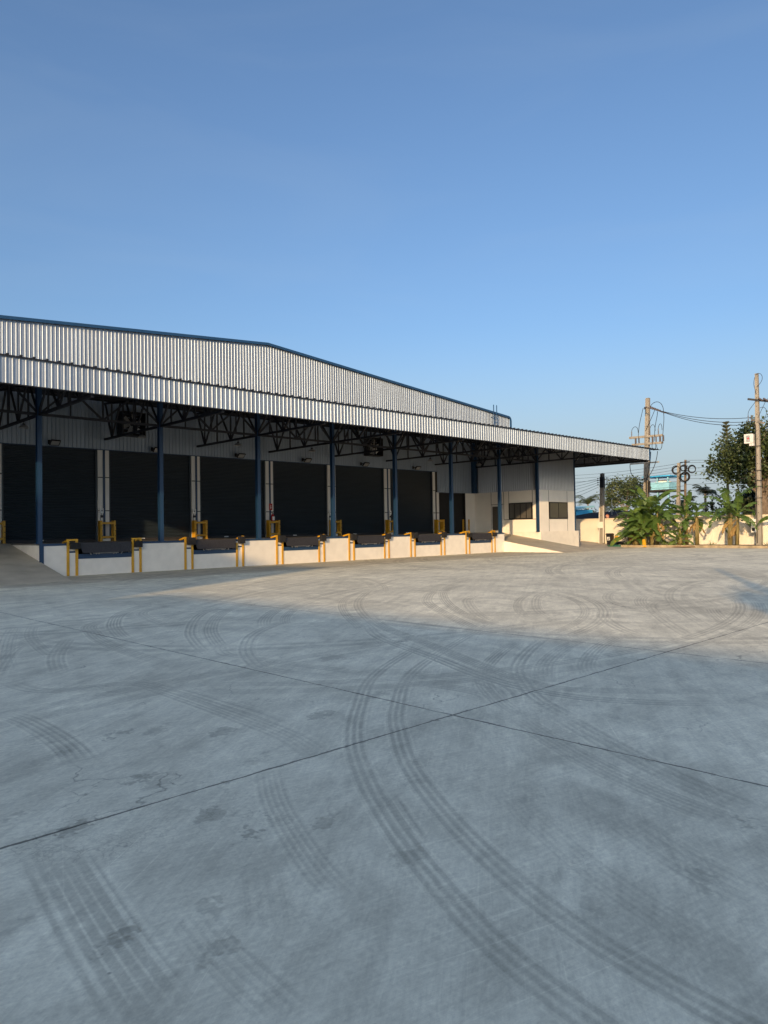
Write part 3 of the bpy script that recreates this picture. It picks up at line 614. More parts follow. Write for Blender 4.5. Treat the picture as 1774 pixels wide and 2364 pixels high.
g=MB()
g.box(XO-.05,48.92,YD-.10,YD+.2,-.02,ZF+.015); g.box(XO-.05,XO+.15,YD+.2,YW,-.02,ZF+.012); g.box(48.72,48.92,YD+.2,YB,-.02,ZF+.015)
g.build('plinth','white_wall',wh)
g=MB(); g.box(48.45,48.6,YD+.15,YW,ZF+.015,7.6); g.build('office_end_wall','zinc_in',wh)
def window(u0,u1,z0,z1,n,axis):
    """axis 'y': window in the wall facing -Y; axis 'x': in the wall facing -X"""
    def bx(m,a,b,za,zb,d0,d1):
        if axis=='y': m.box(a,b,YD-d1,YD-d0,za,zb)
        else: m.box(XO-d1,XO-d0,a,b,za,zb)
    f=MB(); t=.075
    bx(f,u0,u1,z1-t,z1,.003,.055); bx(f,u0,u1,z0,z0+t,.003,.055); bx(f,u0,u0+t,z0+t,z1-t,.003,.055); bx(f,u1-t,u1,z0+t,z1-t,.003,.055)
    for k in range(1,n):
        c=u0+(u1-u0)*k/n; bx(f,c-.028,c+.028,z0+t,z1-t,.003,.045)
    o=f.build('office_window','win_frame',wh)
    for k in range(n):
        a=u0+(u1-u0)*k/n+.03; b=u0+(u1-u0)*(k+1)/n-.03
        p=MB(); bx(p,a,b,z0+.05,z1-.05,.006,.022); p.build('pane','glass',o)
window(45.07,47.52,2.21,3.45,2,'y'); window(29.72,31.76,2.22,3.43,4,'x')
f=MB(); t=.09
f.box(XO-.05,XO-.003,32.30,33.37,3.22,3.34); f.box(XO-.05,XO-.003,32.30,32.30+t,ZF+.01,3.22); f.box(XO-.05,XO-.003,33.37-t,33.37,ZF+.01,3.22); f.box(XO-.05,XO-.003,32.39,33.28,ZF+.01,1.42)
o=f.build('office_door','alu_white',wh); p=MB(); p.box(XO-.03,XO-.006,32.39,33.28,1.42,3.22); p.build('pane','glass_door',o)
p=MB(); p.box(XO-.09,XO-.05,32.43,32.46,2.2,2.4); p.build('handle','galv',o)
g=MB(); g.box(X0,5.42,YD,YW-.02,ZF,7.5); g.build('office_wall','white_panel',wh); g=MB(); g.box(X0-.3,5.45,YD-.1,YW+.2,-.02,ZF); g.build('plinth','white_wall',wh)
# roof ladder on the gable
g=MB()
for x in (46.16,46.56): g.bar((x,YW-.28,9.2),(x,YW-.28,11.42),.05,.05)
for z in (9.4,9.7,10.0,10.3,10.55): g.bar((46.16,YW-.28,z),(46.56,YW-.28,z),.035,.035)
for x in (46.16,46.56): g.bar((x,YW-.28,10.45),(x,YW-.02,10.45),.04,.04); g.bar((x,YW-.28,9.45),(x,YW-.02,9.45),.04,.04)
g.build('roof_ladder','navy_trim',wh)

# ramps
g=MB(); g.prism([(24.5,-.02),(24.5,.006),(32.63,ZF),(32.63,-.02)],'x',39.60,43.81,0)
r_=g.build('ramp','ramp'); tag(r_,kind='structure')
g=MB(); zz=lambda y:ZF*(y-24.5)/8.13
g.prism([(24.62,-.02),(24.62,zz(24.62)-.012),(YD-.003,zz(YD-.003)-.012),(YD-.003,-.02)],'x',39.585,39.597,0)
g.build('ramp_side','white_wall',r_)
g=MB(); g.prism([(26.05,-.02),(26.05,.006),(32.78,ZF),(32.78,-.02)],'x',5.5,9.855,0); tag(g.build('ramp','ramp'),kind='structure')

# ------------------------------------------------------------------ dock levelers
def leveler(c,style,label):
    o=empty('dock_leveler',(c,YD,0),label,'dock leveler','dock levelers along the loading dock')
    g=MB(); g.box(c-1.08,c+1.08,YD-.06,31.74,1.262,ZF+.006); g.build('platform_plate','lip',o)
    g=MB()                                # lip hangs in front, wider at the top
    zt,zb=1.30,.89
    A=[(c-1.07,YD-.07,zt),(c+1.07,YD-.07,zt),(c+.99,YD-.20,zb),(c-.99,YD-.20,zb)]
    B=[(x,y+.035,z+.004) for x,y,z in A]
    g.add(A+B,[(3,2,1,0),(4,5,6,7),(0,1,5,4),(1,2,6,5),(2,3,7,6),(3,0,4,7)])
    lp=g.build('lip','lip',o)
    g=MB()
    for s in (-1,1):
        for dx in (.30,.40,.62): g.bar((c+s*dx,YD-.10,.83),(c+s*(dx+.05),YD-.13,.90),.035,.03)
    g.box(c-.52,c+.52,YD-.11,YD-.02,.855,.885)
    g.build('lip_keeper','galv',o)
    g=MB(); g.box(c-1.12,c+1.12,YD-.018,YD+.04,.66,.85); g.build('front_beam','navy',o)
    for s in (-1,1):
        xo,xi=c+s*1.50,c+s*1.16
        for x,top in ((xo,1.44),(xi,1.44 if style=='A' else 1.12)):
            g=MB(); g.box(x-.05,x+.05,YD-.035,YD-.002,.0,min(top,1.2)); 
            if top>1.2: g.box(x-.05,x+.05,YD-.035,YD-.014,1.2,top)
            g.build('bumper_post','yellow',o)
        g=MB()
        g.bar((xo,YD-.02,1.41),(xo,YD+.50,1.31),.06,.07)
        if style=='A': g.box(min(xo,xi)-.05,max(xo,xi)+.05,YD-.037,YD+.03,1.385,1.455)
        g.bar((xo,YD+.48,1.32),(xo,YD+.48,ZF),.06,.06)
        g.build('bumper_bracket','yellow',o)
        za,zb=(1.06,1.32) if style=='A' else (1.09,1.425)
        g=MB(); a=min(xo,xi)+.055; b=max(xo,xi)+(.02 if s>0 else .09)
        if s>0: a-=.02;
        g.bevbox(a,b,YD-.20,YD-.04,za,zb,.012)
        for k in range(1,5):
            g.box(a+(b-a)*k/5-.004,a+(b-a)*k/5+.004,YD-.204,YD-.199,za+.02,zb-.02)
        g.build('rubber_bumper','rubber',o)
        g=MB(); g.box(min(xo,xi)+.055,max(xo,xi)-.055,YD-.008,YD-.002,.91,.98); g.build('bumper_shelf','navy',o)
    return o
NTH=['nearest the left concrete ramp','second from the left concrete ramp','third from the left concrete ramp','fourth from the left concrete ramp','fifth from the left concrete ramp','nearest the white office, beside its ramp']
for i,c in enumerate(LEV):
    leveler(c,'A' if i in (0,5) else 'B','black dock leveler with yellow bumper posts '+NTH[i])

# ------------------------------------------------------------------ pillar guards, floodlights, lamps, fans and small fittings
def guard(x,label,w=.66):
    o=empty('pillar_guard',(x,34.5,ZF),label,'guard rail','yellow pillar guards beside the shutters')
    for s in (-1,1):
        g=MB(); xx=x+s*w/2
        g.box(xx-.055,xx+.055,34.46,34.54,ZF,ZF+1.0,0); g.box(xx-.012,xx+.012,34.54,34.84,ZF,ZF+1.0,0)
        for z in (.25,.5,.75): g.box(xx+.012,xx+.046,34.456,34.46,ZF+z-.022,ZF+z+.022,1)
        g.box(xx-.09,xx+.09,34.42,34.60,ZF,ZF+.012,0)
        g.build('upright',['yellow','black'],o)
    for z in (.20,.88):
        g=MB(); g.box(x-w/2+.055,x+w/2-.055,34.47,34.53,ZF+z-.05,ZF+z+.05); g.build('crossbar','yellow',o)
    g=MB(); g.bevbox(x-w/2+.1,x+w/2-.14,34.62,34.84,ZF,ZF+.13,.01); g.build('base_block','white_wall',o)
    return o
GX=[(9.80,'yellow guard frame cut by the left edge of the photo'),(14.80,'yellow guard frame between the first and second shutters'),(19.86,'yellow guard frame between the second and third shutters'),
    (24.66,'yellow guard frame below the red fire extinguisher'),(29.41,'yellow guard frame half hidden behind a blue column'),(34.35,'yellow guard frame just left of a blue column, before the last shutter'),
    (39.30,'yellow guard frame at the left side of the black doorway')]
first=None
for x,l in GX:
    if first is None: first=guard(x,l); fx=x
    else: copy_thing(first,(x,34.5,ZF),l)
o=empty('pillar_guard',(42.2,34.5,ZF),'pair of single yellow posts at the right side of the black doorway','guard rail','yellow pillar guards beside the shutters')
for xx in (41.84,42.52):
    g=MB(); g.box(xx-.05,xx+.05,34.46,34.54,ZF,ZF+1.0,0); 
    for z in (.25,.5,.75): g.box(xx+.012,xx+.044,34.456,34.46,ZF+z-.022,ZF+z+.022,1)
    g.build('upright',['yellow','black'],o)
def flood(x,label):
    o=empty('floodlight',(x,YW,5.9),label,'floodlight','floodlights above the shutters')
    g=MB(); g.bar((x-.12,YW-.03,5.98),(x-.12,YW-.34,5.98),.05,.05); g.box(x-.19,x-.05,YW-.05,YW-.036,5.88,6.08); g.build('arm','black',o)
    g=MB(); a=R(38)
    ax=Vector((0,-math.sin(a),-math.cos(a))); up=Vector((0,-math.cos(a),math.sin(a)))
    c=Vector((x,YW-.40,5.93))
    def pt(u,v,w_): return tuple(c+Vector((1,0,0))*u+up*v+ax*w_)
    g.hexa([pt(-.2,-.15,-.05),pt(.2,-.15,-.05),pt(.2,.15,-.05),pt(-.2,.15,-.05),pt(-.22,-.17,.03),pt(.22,-.17,.03),pt(.22,.17,.03),pt(-.22,.17,.03)]); g.build('housing','black',o)
    g=MB(); g.hexa([pt(-.18,-.13,.031),pt(.18,-.13,.031),pt(.18,.13,.031),pt(-.18,.13,.031),pt(-.18,-.13,.036),pt(.18,-.13,.036),pt(.18,.13,.036),pt(-.18,.13,.036)]); g.build('lens','lens',o)
    return o
FX=[12.37,17.48,22.51,27.27,32.10,37.09]
fl=None
for x,n in zip(FX,['first','second','third','fourth','fifth','sixth']):
    l='black floodlight on a short arm above the %s roller shutter from the left'%n
    if fl is None: fl=flood(x,l)
    else: copy_thing(fl,(x,YW,5.9),l)
def pendant(x,y,label):
    o=empty('pendant_lamp',(x,y,6.25),label,'pendant lamp','pendant lamps under the canopy trusses')
    g=MB(); g.bar((x,y,6.26),(x,y,6.15),.025,.025); g.lathe((x,y,6.05),[(.05,.12),(.06,.06)],8); g.build('stem','black',o)
    g=MB(); g.lathe((x,y,5.98),[(.07,.12),(.12,.09),(.19,.02),(.20,0),(.185,0),(.05,.07)],14); g.build('lamp_shade','galv',o)
    return o
pn=None
for x,n in zip([9.84,14.88,19.95,24.67,34.33,39.31],['first','second','third','fourth','sixth','seventh']):
    l='small conical lamp under the canopy beside the %s blue column from the left'%n
    if pn is None: pn=pendant(x,30.93,l)
    else: copy_thing(pn,(x,30.93,6.25),l)
def fan(x,label):
    o=empty('wall_fan',(x,YW,7.12),label,'exhaust fan','box fans high on the wall under the canopy')
    z=7.12; h=.60; y0,y1=YW-.62,YW-.05
    g=MB()
    for s in (-1,1):
        g.box(x+s*h-.02,x+s*h+.02,y0,y1,z-h,z+h); g.box(x-h+.02,x+h-.02,y0,y1,z+s*(h-.02)-.02,z+s*(h-.02)+.02)
    for k in range(6): g.box(x-h+.02,x+h-.02,y1-.03,y1-.02,z-h+.04+k*.19,z-h+.18+k*.19)
    g.build('housing','black',o)
    g=MB()
    for k in range(6):
        a=k*PI/3+.3; c,s=math.cos(a),math.sin(a)
        def q(r,t,y): return (x+r*c-t*s,y,z+r*s+t*c)
        g.hexa([q(.08,-.05,y0+.30),q(.5,-.13,y0+.34),q(.5,.13,y0+.22),q(.08,.05,y0+.26),q(.08,-.05,y0+.306),q(.5,-.13,y0+.346),q(.5,.13,y0+.226),q(.08,.05,y0+.266)])
    g.build('fan_blade','galv',o)
    g=MB(); g.tube([(x,y0+.2,z),(x,y1-.06,z)],.08,10); g.bar((x-h,y0+.1,z),(x+h,y0+.1,z),.04,.04); g.bar((x,y0+.1,z-h),(x,y0+.1,z+h),.04,.04); g.build('motor','black',o)
    return o
f1=fan(16.12,'square black box fan high on the wall above the second shutter')
copy_thing(f1,(32.86,YW,7.12),'square black box fan high on the wall above the fifth shutter')
def ctrl(x,label,z=2.78):
    o=empty('control_box',(x,YW,z),label,'control box','shutter control boxes on the white piers')
    g=MB(); g.bevbox(x-.085,x+.085,YW-.11,YW-.006,z-.13,z+.12,.01); g.build('box','white_paint',o)
    g=MB(); g.box(x-.025,x+.025,YW-.118,YW-.109,z-.03,z+.03); g.build('button','black',o)
    g=MB(); g.box(x-.04,x+.075,YW-.09,YW-.006,z-.34,z-.22); g.bar((x,YW-.02,z-.22),(x,YW-.02,z-.13),.02,.02); g.bar((x-.03,YW-.015,z-.34),(x-.03,YW-.015,ZF+.1),.018,.018); g.build('socket','black',o)
    return o
cb=ctrl(14.68,'white shutter control box on the pier between the first and second shutters')
for x,l in ((19.72,'white shutter control box on the pier between the second and third shutters'),(34.60,'white shutter control box on the pier before the sixth shutter'),(29.26,'shutter control box partly hidden behind the fifth blue column')): copy_thing(cb,(x,YW,2.78),l)
o=empty('fire_extinguisher',(24.78,YW,2.3),'red fire extinguisher hung on the pier under a red sign','fire extinguisher')
g=MB(); g.lathe((24.78,34.84,2.10),[(.02,0),(.085,.02),(.09,.06),(.09,.42),(.07,.50),(.03,.55)],14); g.build('cylinder','red',o,smooth=True)
g=MB(); g.box(24.70,24.86,34.742,34.752,2.28,2.50); g.build('paper_label','white_paint',o)
g=MB(); g.tube([(24.78,34.84,2.64),(24.78,34.84,2.72),(24.70,34.82,2.74)],.022,6); g.tube([(24.80,34.82,2.70),(24.90,34.80,2.6),(24.90,34.80,2.3)],.014,6); g.build('valve_hose','black',o)
o=empty('fire_sign',(24.72,YW-.04,3.07),'red fire extinguisher sign with a white arrow on the navy wall column','sign')
g=MB(); g.box(24.62,24.84,YW-.06,YW-.035,2.88,3.26); g.build('board','red',o)
g=MB(); g.box(24.715,24.745,YW-.064,YW-.0605,3.02,3.18); g.prism([(24.68,3.03),(24.73,2.95),(24.78,3.03)],'y',YW-.064,YW-.0605); g.build('arrow','white_paint',o)
# ------------------------------------------------------------------ boundary wall, kerb
XWL=54.0
o=empty('boundary_wall',(XWL,20,0),'long cream rendered boundary wall behind the banana plants','wall')
g=MB(); g.box(XWL+.02,XWL+.14,-30,48,-.02,2.12)
y=-29.0
while y<48:
    g.box(XWL-.03,XWL+.17,y-.16,y+.16,-.02,2.12); y+=2.95
g.box(XWL-.01,XWL+.02,-30,48,1.93,2.12); g.build('wall_panel','cream',o)
g=MB(); g.box(XWL-.07,XWL+.20,-30,48,2.12,2.25); g.build('coping','cream_cap',o)
o=empty('kerb',(50.75,10,0),'weathered brown concrete kerb edging the planting bed','kerb')
g=MB(); y=-30
rk=random.Random(3)
while y<26.4:
    L_=1.98; d=rk.uniform(-.012,.012); g.bevbox(50.66+d,50.90+d,y,min(26.5,y+L_),-.02,.17+rk.uniform(-.01,.01),.015); y+=2.0
g.build('kerb_stone','kerb',o)
# ------------------------------------------------------------------ poles and lines
def pole(name,base,top,wb,wt,mat_,label,cat='utility pole',square=True):
    o=empty(name,base,label,cat); g=MB(); b=Vector(base); t=Vector(top)
    if square:
        P=[]
        for p,w_ in ((b,wb),(t,wt)):
            for sx,sy in ((-1,-1),(1,-1),(1,1),(-1,1)): P.append((p.x+sx*w_/2,p.y+sy*w_/2,p.z))
        g.hexa(P)
        n=int((t-b).length/.55)
        for k in range(2,n-1):
            p=b.lerp(t,k/n); w_=(wb+(wt-wb)*k/n)/2; g.box(p.x-w_-.004,p.x-w_+.01,p.y-.02,p.y+.02,p.z-.035,p.z+.035,1)
    else: g.tube([base,tuple(b.lerp(t,.5)),top],[wb/2,(wb+wt)/4,wt/2],10)
    g.build('pole',[mat_,'joint'],o); return o
def insul(mb,a,b,r=.06,n=5):
    a=Vector(a); b=Vector(b); mb.tube([a,b],r*.4,6)
    for k in range(n):
        p=a.lerp(b,(k+.5)/n); d=(b-a).normalized()*.02; mb.tube([tuple(p-d),tuple(p+d)],[r,r*.7],8)
def wire_pts(a,b,sag,n=14):
    a=Vector(a); b=Vector(b); return [tuple(a.lerp(b,k/n)-Vector((0,0,4*sag*(k/n)*(1-k/n)))) for k in range(n+1)]
def bez(pts,n=14):
    P=[Vector(p) for p in pts]; out=[]
    for k in range(n+1):
        t=k/n; Q=P[:]
        while len(Q)>1: Q=[Q[i].lerp(Q[i+1],t) for i in range(len(Q)-1)]
        out.append(tuple(Q[0]))
    return out
def cable(a,b,sag,label,r=.016,m='wire',group='overhead lines between the poles'):
    g=MB(); g.tube(wire_pts(a,b,sag),r,5); return tag(g.build('overhead_cable',m,org=a),label,'cable',group)
# short pole near the bin
p1=pole('utility_pole',(53.6,29.68,.2),(53.6,29.5,5.9),.34,.26,'concrete','short concrete pole with a black capped top behind the black bin')
g=MB(); g.box(53.42,53.74,29.36,29.66,4.75,5.6); g.lathe((53.6,29.5,5.6),[(.15,0),(.15,.22),(.10,.32),(.02,.34)],10); g.build('cover','black',p1)
g=MB()
for z in (5.5,5.35,5.18,5.0):
    for y in (29.90,29.10): g.lathe((53.58,y,z),[(.03,-.05),(.06,-.04),(.035,0),(.06,.04),(.03,.05)],8); g.bar((53.58,y,z),(53.58,29.5,z),.02,.02)
g.build('insulator','insul',p1)
g=MB(); g.bevbox(53.36,53.44,29.44,29.92,1.46,1.97,.01); g.build('meter_box','white_wall',p1)
g=MB(); g.bar((53.42,29.84,.2),(53.46,29.75,3.2),.05,.05); g.bar((53.46,29.47,.25),(53.5,29.43,3.3),.05,.05); g.build('conduit','white_panel',p1)
# tall pole with cross arms beyond the canopy end
p2=pole('utility_pole',(54.6,26.45,0),(54.6,25.97,11.68),.42,.27,'concrete','tall concrete pole with three cross arms rising above the canopy end')
def arm(par,a,b,w_=.11,h=.13,mat_='concrete'):
    g=MB(); g.bar(a,b,w_,h); return g.build('cross_arm',mat_,par)
ax=54.42
arm(p2,(ax,27.5,8.66),(ax,24.75,8.60),.15,.17); arm(p2,(ax,27.3,8.08),(ax,24.75,8.03),.14,.16); arm(p2,(ax,27.5,6.55),(ax,25.1,6.55),.08,.10)
arm(p2,(54.9,26.35,11.0),(53.2,25.55,10.66),.14,.14,'steel_dk')
g=MB()
for y in (27.3,25.78,25.10): insul(g,(ax,y,8.70),(ax,y,9.16),.055,5)
for y in (26.95,25.55,24.95):
    g.bar((ax-.05,y,8.58),(ax-.05,y,8.12),.12,.10); g.bar((ax-.05,y-.28,8.58),(ax-.05,y-.28,8.12),.07,.07)
g.build('fuse_cutout','insul',p2)
ends=[(53.9,24.62,10.42),(53.5,24.52,10.38),(54.3,24.45,10.28)]
for s,e in zip([(54.5,25.75,10.95),(53.4,25.62,10.8),(54.75,25.75,10.85)],ends):
    g=MB(); insul(g,s,e,.075,7); g.build('strain_insulator','insul',p2)
g=MB()
for P in ([(54.4,26.28,10.9),(54.3,26.5,9.9),(54.35,26.75,9.35),(54.35,26.7,8.2)],[(54.3,25.3,10.6),(54.3,25.6,9.9),(54.3,25.95,9.4),(54.5,26.2,9.0)],
          [(53.9,24.9,10.4),(54.2,25.0,10.0),(54.3,25.4,9.5),(54.3,25.35,8.2)],[(54.2,24.55,10.3),(54.3,24.5,9.8),(54.35,24.75,8.8),(54.35,24.75,8.0)],
          [(54.4,25.7,10.95),(54.2,25.2,11.5),(54.2,24.5,11.2),(54.2,24.55,10.35)]): g.tube(bez(P),.022,5)
for y,y2 in ((27.3,26.75),(25.78,25.35),(25.10,24.8)): g.tube(bez([(ax,y,9.16),(ax,y-.05,9.55),(ax,y2,9.75),(ax,y2,9.0)]),.020,5)
for P in ([(ax-.1,25.55,8.1),(ax-.1,25.75,7.3),(ax-.1,25.2,7.3),(ax-.1,25.3,8.0)],[(ax-.1,24.8,8.1),(ax-.1,24.7,7.2),(ax-.1,25.3,7.4),(ax-.1,25.2,7.9)]): g.tube(bez(P),.022,5)
for P in ([(ax,27.5,6.6),(ax,27.6,5.2),(ax,26.8,5.3),(ax-.1,26.1,5.3)],[(ax,25.75,7.4),(ax-.05,25.8,6.2),(ax-.1,25.95,5.7),(ax-.12,26.1,5.3)],[(ax,25.2,7.4),(ax-.05,25.3,6.3),(ax-.1,25.7,5.7),(ax-.12,26.08,5.3)]): g.tube(bez(P),.026,5)
g.build('jumper_cable','wire',p2)
g=MB(); g.tube([(ax-.12,26.1,5.3),(ax-.06,26.2,2.6),(ax-.06,26.25,.2)],.05,6); g.tube([(ax-.12,25.95,5.2),(ax-.06,26.05,2.6)],.035,6); g.bevbox(ax-.2,ax-.1,25.78,25.95,4.2,5.1,.01); g.build('down_cable','wire',p2)
# pole at the right with the box
p5=pole('utility_pole',(53.4,17.62,.1),(53.4,17.50,12.05),.34,.20,'concrete','weathered concrete pole carrying a white box at the right edge')
arm(p5,(53.15,18.05,10.32),(53.5,16.3,9.9),.12,.13,'steel_dk'); arm(p5,(53.6,17.9,8.9),(53.0,17.0,8.5),.1,.12,'concrete')
g=MB()
for k in range(3): insul(g,(53.2,17.35-.3*k,10.28-.05*k),(53.0,17.02-.3*k,10.05-.05*k),.07,4)
for y in (18.1,17.9): insul(g,(53.3,y,8.75),(53.3,y,9.2),.05,4)
g.build('insulator','insul',p5)
g=MB()
for P in ([(53.3,18.1,9.2),(53.2,18.1,9.6),(53.2,17.7,9.8),(53.2,17.5,10.2)],[(53.2,17.4,9.0),(53.1,17.1,9.6),(53.1,16.9,9.9),(53.1,16.9,10.0)],[(53.2,17.5,11.95),(53.1,17.2,12.2),(53.1,16.7,11.6),(53.2,17.45,11.1)],[(53.2,17.3,9.6),(53.1,16.8,9.8),(53.1,16.6,9.0),(53.2,17.3,8.6)],
          [(53.2,17.55,11.8),(53.15,17.75,11.2),(53.15,17.5,10.9),(53.2,17.5,10.6)]): g.tube(bez(P),.016,5)
g.tube([(53.22,17.6,8.5),(53.2,17.65,5),(53.2,17.7,.3)],.03,6)
for z in (7.0,5.3,4.6,4.2,3.4): g.box(53.2,53.58,17.38,17.74,z-.02,z+.02)
g.build('jumper_cable','wire',p5)
g=MB(); g.bevbox(52.95,53.30,17.72,18.3,7.2,7.86,.03); g.box(52.94,52.95,17.9,18.15,7.3,7.75,1); g.box(53.0,53.25,17.70,17.98,7.02,7.2,0); g.box(52.935,52.94,17.97,18.07,7.48,7.62,2); g.build('switch_box',['alu_white','galv','red'],p5)
g=MB(); g.bevbox(53.02,53.18,17.72,18.02,1.02,1.92,.012); g.box(53.012,53.02,17.77,17.97,1.12,1.34,1); g.box(53.012,53.02,17.77,17.97,1.52,1.54,1); g.build('meter_box',['white_panel','black'],p5)
# two poles beyond the wall, with coils
p3=pole('utility_pole',(62,27.1,0),(62,26.83,7.0),.30,.22,'concrete','bare concrete pole behind the wall beside the dark coil pole')
p4=pole('utility_pole',(62.3,26.6,0),(62.3,26.38,7.25),.24,.18,'bark','dark pole behind the wall hung with coils of cable',square=False)
g=MB()
for zz,L_ in ((7.05,.42),(6.7,.25),(6.3,.22),(6.0,.22)): g.bar((62.2,26.4-L_,zz),(62.2,26.4+L_,zz),.07,.07)
g.build('cross_arm','steel_dk',p4)
def coil(c,r,label,k=4):
    g=MB(); rr=random.Random(int(c[1]*100))
    for j in range(k):
        ro=r*rr.uniform(.86,1.06); cy=c[1]+rr.uniform(-.04,.04); cz=c[2]+rr.uniform(-.04,.04); xx=c[0]-.05*j
        g.tube([(xx,cy+ro*math.cos(2*PI*i/20),cz+ro*math.sin(2*PI*i/20)) for i in range(21)],.035,5,cap=False)
    return tag(g.build('cable_coil','wire',org=c),label,'cable coil','coils of cable on the dark pole')
coil((62.05,25.72,6.36),.33,'round cable coil hanging free to the right of the dark pole')
coil((62.05,26.32,5.74),.42,'largest and lowest cable coil, in front of the dark pole',6)
coil((62.05,27.05,6.38),.34,'cable coil hanging left of the dark pole, behind the concrete pole')
coil((62.05,26.45,6.55),.26,'small cable coil near the top of the dark pole',3)
# conductors
for (e,q,s,l) in ((ends[0],(53.3,17.75,9.02),.30,'uppermost of the three thick cables between the two tall poles'),(ends[1],(53.2,17.6,8.72),.38,'middle of the three thick cables between the two tall poles'),(ends[2],(53.4,17.5,8.55),.42,'lowest of the three thick cables between the two tall poles')):
    cable(e,q,s,l,.021)
i=0
for zl,zp in ((6.1,5.5),(5.55,5.35),(5.05,5.18),(4.4,5.0),(3.8,4.8)):
    cable((66,43.5,zl+.15),(53.58,29.9,zp),.25,'line leaving the short capped pole to the left, number %d from the top'%(i+1),.014,'wire_far','lines left of the short pole'); i+=1
i=0
for zl,zr_ in ((7.4,7.0),(7.0,6.75),(6.6,6.5)):
    cable((70,46,zl),(62.2,26.6,zr_),.3,'long overhead line behind the tall pole, number %d from the top'%(i+1),.014,'wire_far','long lines behind the tall pole'); i+=1
i=0
for za,zb_ in ((5.5,6.3),(5.35,6.05),(5.18,5.8),(5.0,5.5),(4.8,5.0)):
    cable((53.58,29.1,za),(62.2,26.5,zb_),.2,'line between short capped pole and coil pole, number %d from the top'%(i+1),.014,'wire_far','lines between the short pole and the coil pole'); i+=1
i=0
for za,zb_ in ((7.2,7.1),(7.0,6.9),(6.5,7.0),(6.2,6.6),(5.9,6.2),(5.6,5.8),(5.1,5.6),(4.6,4.7)):
    cable((62.2,26.3,za),(64,14,zb_),.18,'overhead line running right from the dark coil pole, number %d from the top'%(i+1),.014,'wire_far','lines right of the coil pole'); i+=1

# ------------------------------------------------------------------ buildings beyond the wall
o=empty('low_house',(60,33,0),'low house with a dark grey roof just behind the cream wall','house')
g=MB(); g.box(57.2,63,29.3,35.4,0,2.25); g.build('wall','cream',o)
g=MB(); g.hexa([(56.3,28.9,2.20),(60,29.6,2.86),(60,34.1,2.82),(56.3,36.2,2.20),(56.3,28.9,2.26),(60,29.6,2.92),(60,34.1,2.88),(56.3,36.2,2.26)])
g.hexa([(60,29.6,2.86),(63.7,28.9,2.2),(63.7,36.2,2.2),(60,34.1,2.82),(60,29.6,2.92),(63.7,28.9,2.26),(63.7,36.2,2.26),(60,34.1,2.88)]); g.build('roof','roof_dk',o)
o=empty('satellite_dish',(56.2,30.5,2.25),'small salmon satellite dish at the edge of the dark roof','satellite dish')
g=MB(); n=18
vs=[(56.1-.10*(1-k/4)**1.0*0+.12*(1-(k/4)**2),30.5+.17*k/4*math.cos(2*PI*j/n),2.45+.17*k/4*math.sin(2*PI*j/n)) for k in range(5) for j in range(n)]
fs=[(k*n+j,k*n+(j+1)%n,(k+1)*n+(j+1)%n,(k+1)*n+j) for k in range(4) for j in range(n)]
g.add(vs,fs); g.add([(v[0]+.012,v[1],v[2]) for v in vs],[f[::-1] for f in fs]); g.build('reflector','dish',o,smooth=True)
g=MB(); g.bar((56.2,30.5,2.2),(56.2,30.5,2.45),.03,.03); g.bar((56.2,30.5,2.3),(55.9,30.5,2.42),.02,.02); g.bar((55.9,30.5,2.40),(55.86,30.5,2.46),.05,.05); g.build('feed_arm','galv',o)
o=empty('antenna_mast',(58.2,31.2,2.4),'thin guyed antenna mast standing on the dark roof','mast')
g=MB(); g.tube([(58.2,31.2,2.4),(58.2,31.2,4.0)],.022,6); g.build('pole','galv',o)
g=MB()
for dx,dy in ((.9,-1.2),(.8,.9),(-.5,-.8)): g.tube([(58.2,31.2,3.6),(58.2+dx,31.2+dy,2.5)],.008,4)
g.build('guy_wire','galv',o)
o=empty('blue_shed',(68,40,0),'bright blue shed with a pale blue sheet roof edge','shed')
g=MB(); g.box(66,69,39.2,47,0,3.35); g.build('wall','blue_wall',o)
g=MB(); g.hexa([(65.7,39.0,3.35),(69.1,39.0,3.62),(69.1,47.2,3.62),(65.7,47.2,3.35),(65.7,39.0,3.55),(69.1,39.0,3.80),(69.1,47.2,3.80),(65.7,47.2,3.55)]); g.build('roof','blue_roof',o)
o=empty('water_tower',(85,39,0),'open cyan roofed platform on posts behind the tall pole','water tower')
g=MB()
for x in (84,87):
    for y in (37.7,39.0,40.3): g.bar((x,y,0),(x,y,7.4),.14,.14)
g.build('post','cyan',o)
g=MB(); g.box(83.9,87.1,37.55,40.45,5.85,6.75); g.build('parapet','cyan',o)
g=MB(); g.box(83.6,87.4,37.3,40.75,7.42,7.55); g.build('roof','blue_wall',o)
g=MB(); g.lathe((85.5,39.0,5.9),[(.9,0),(.95,.1),(.95,1.0),(.2,1.2)],18); g.build('tank','white_wall',o)
g=MB(); g.box(83.5,87.5,37.2,40.8,5.65,5.85); g.build('deck','roof_dk',o)
o=empty('blue_house',(66,19,0),'deep blue house wall behind the pole at the right edge','house')
g=MB(); g.box(64.5,70,14,22.3,0,3.0); g.build('wall','royal',o)
g=MB(); g.hexa([(64.1,13.6,2.98),(70.4,13.6,3.4),(70.4,22.7,3.4),(64.1,22.7,2.98),(64.1,13.6,3.08),(70.4,13.6,3.5),(70.4,22.7,3.5),(64.1,22.7,3.08)]); g.build('roof','roof_dk',o)
g=MB(); g.box(64.44,64.5,17.5,18.4,1.2,2.4); g.build('window','red',o)

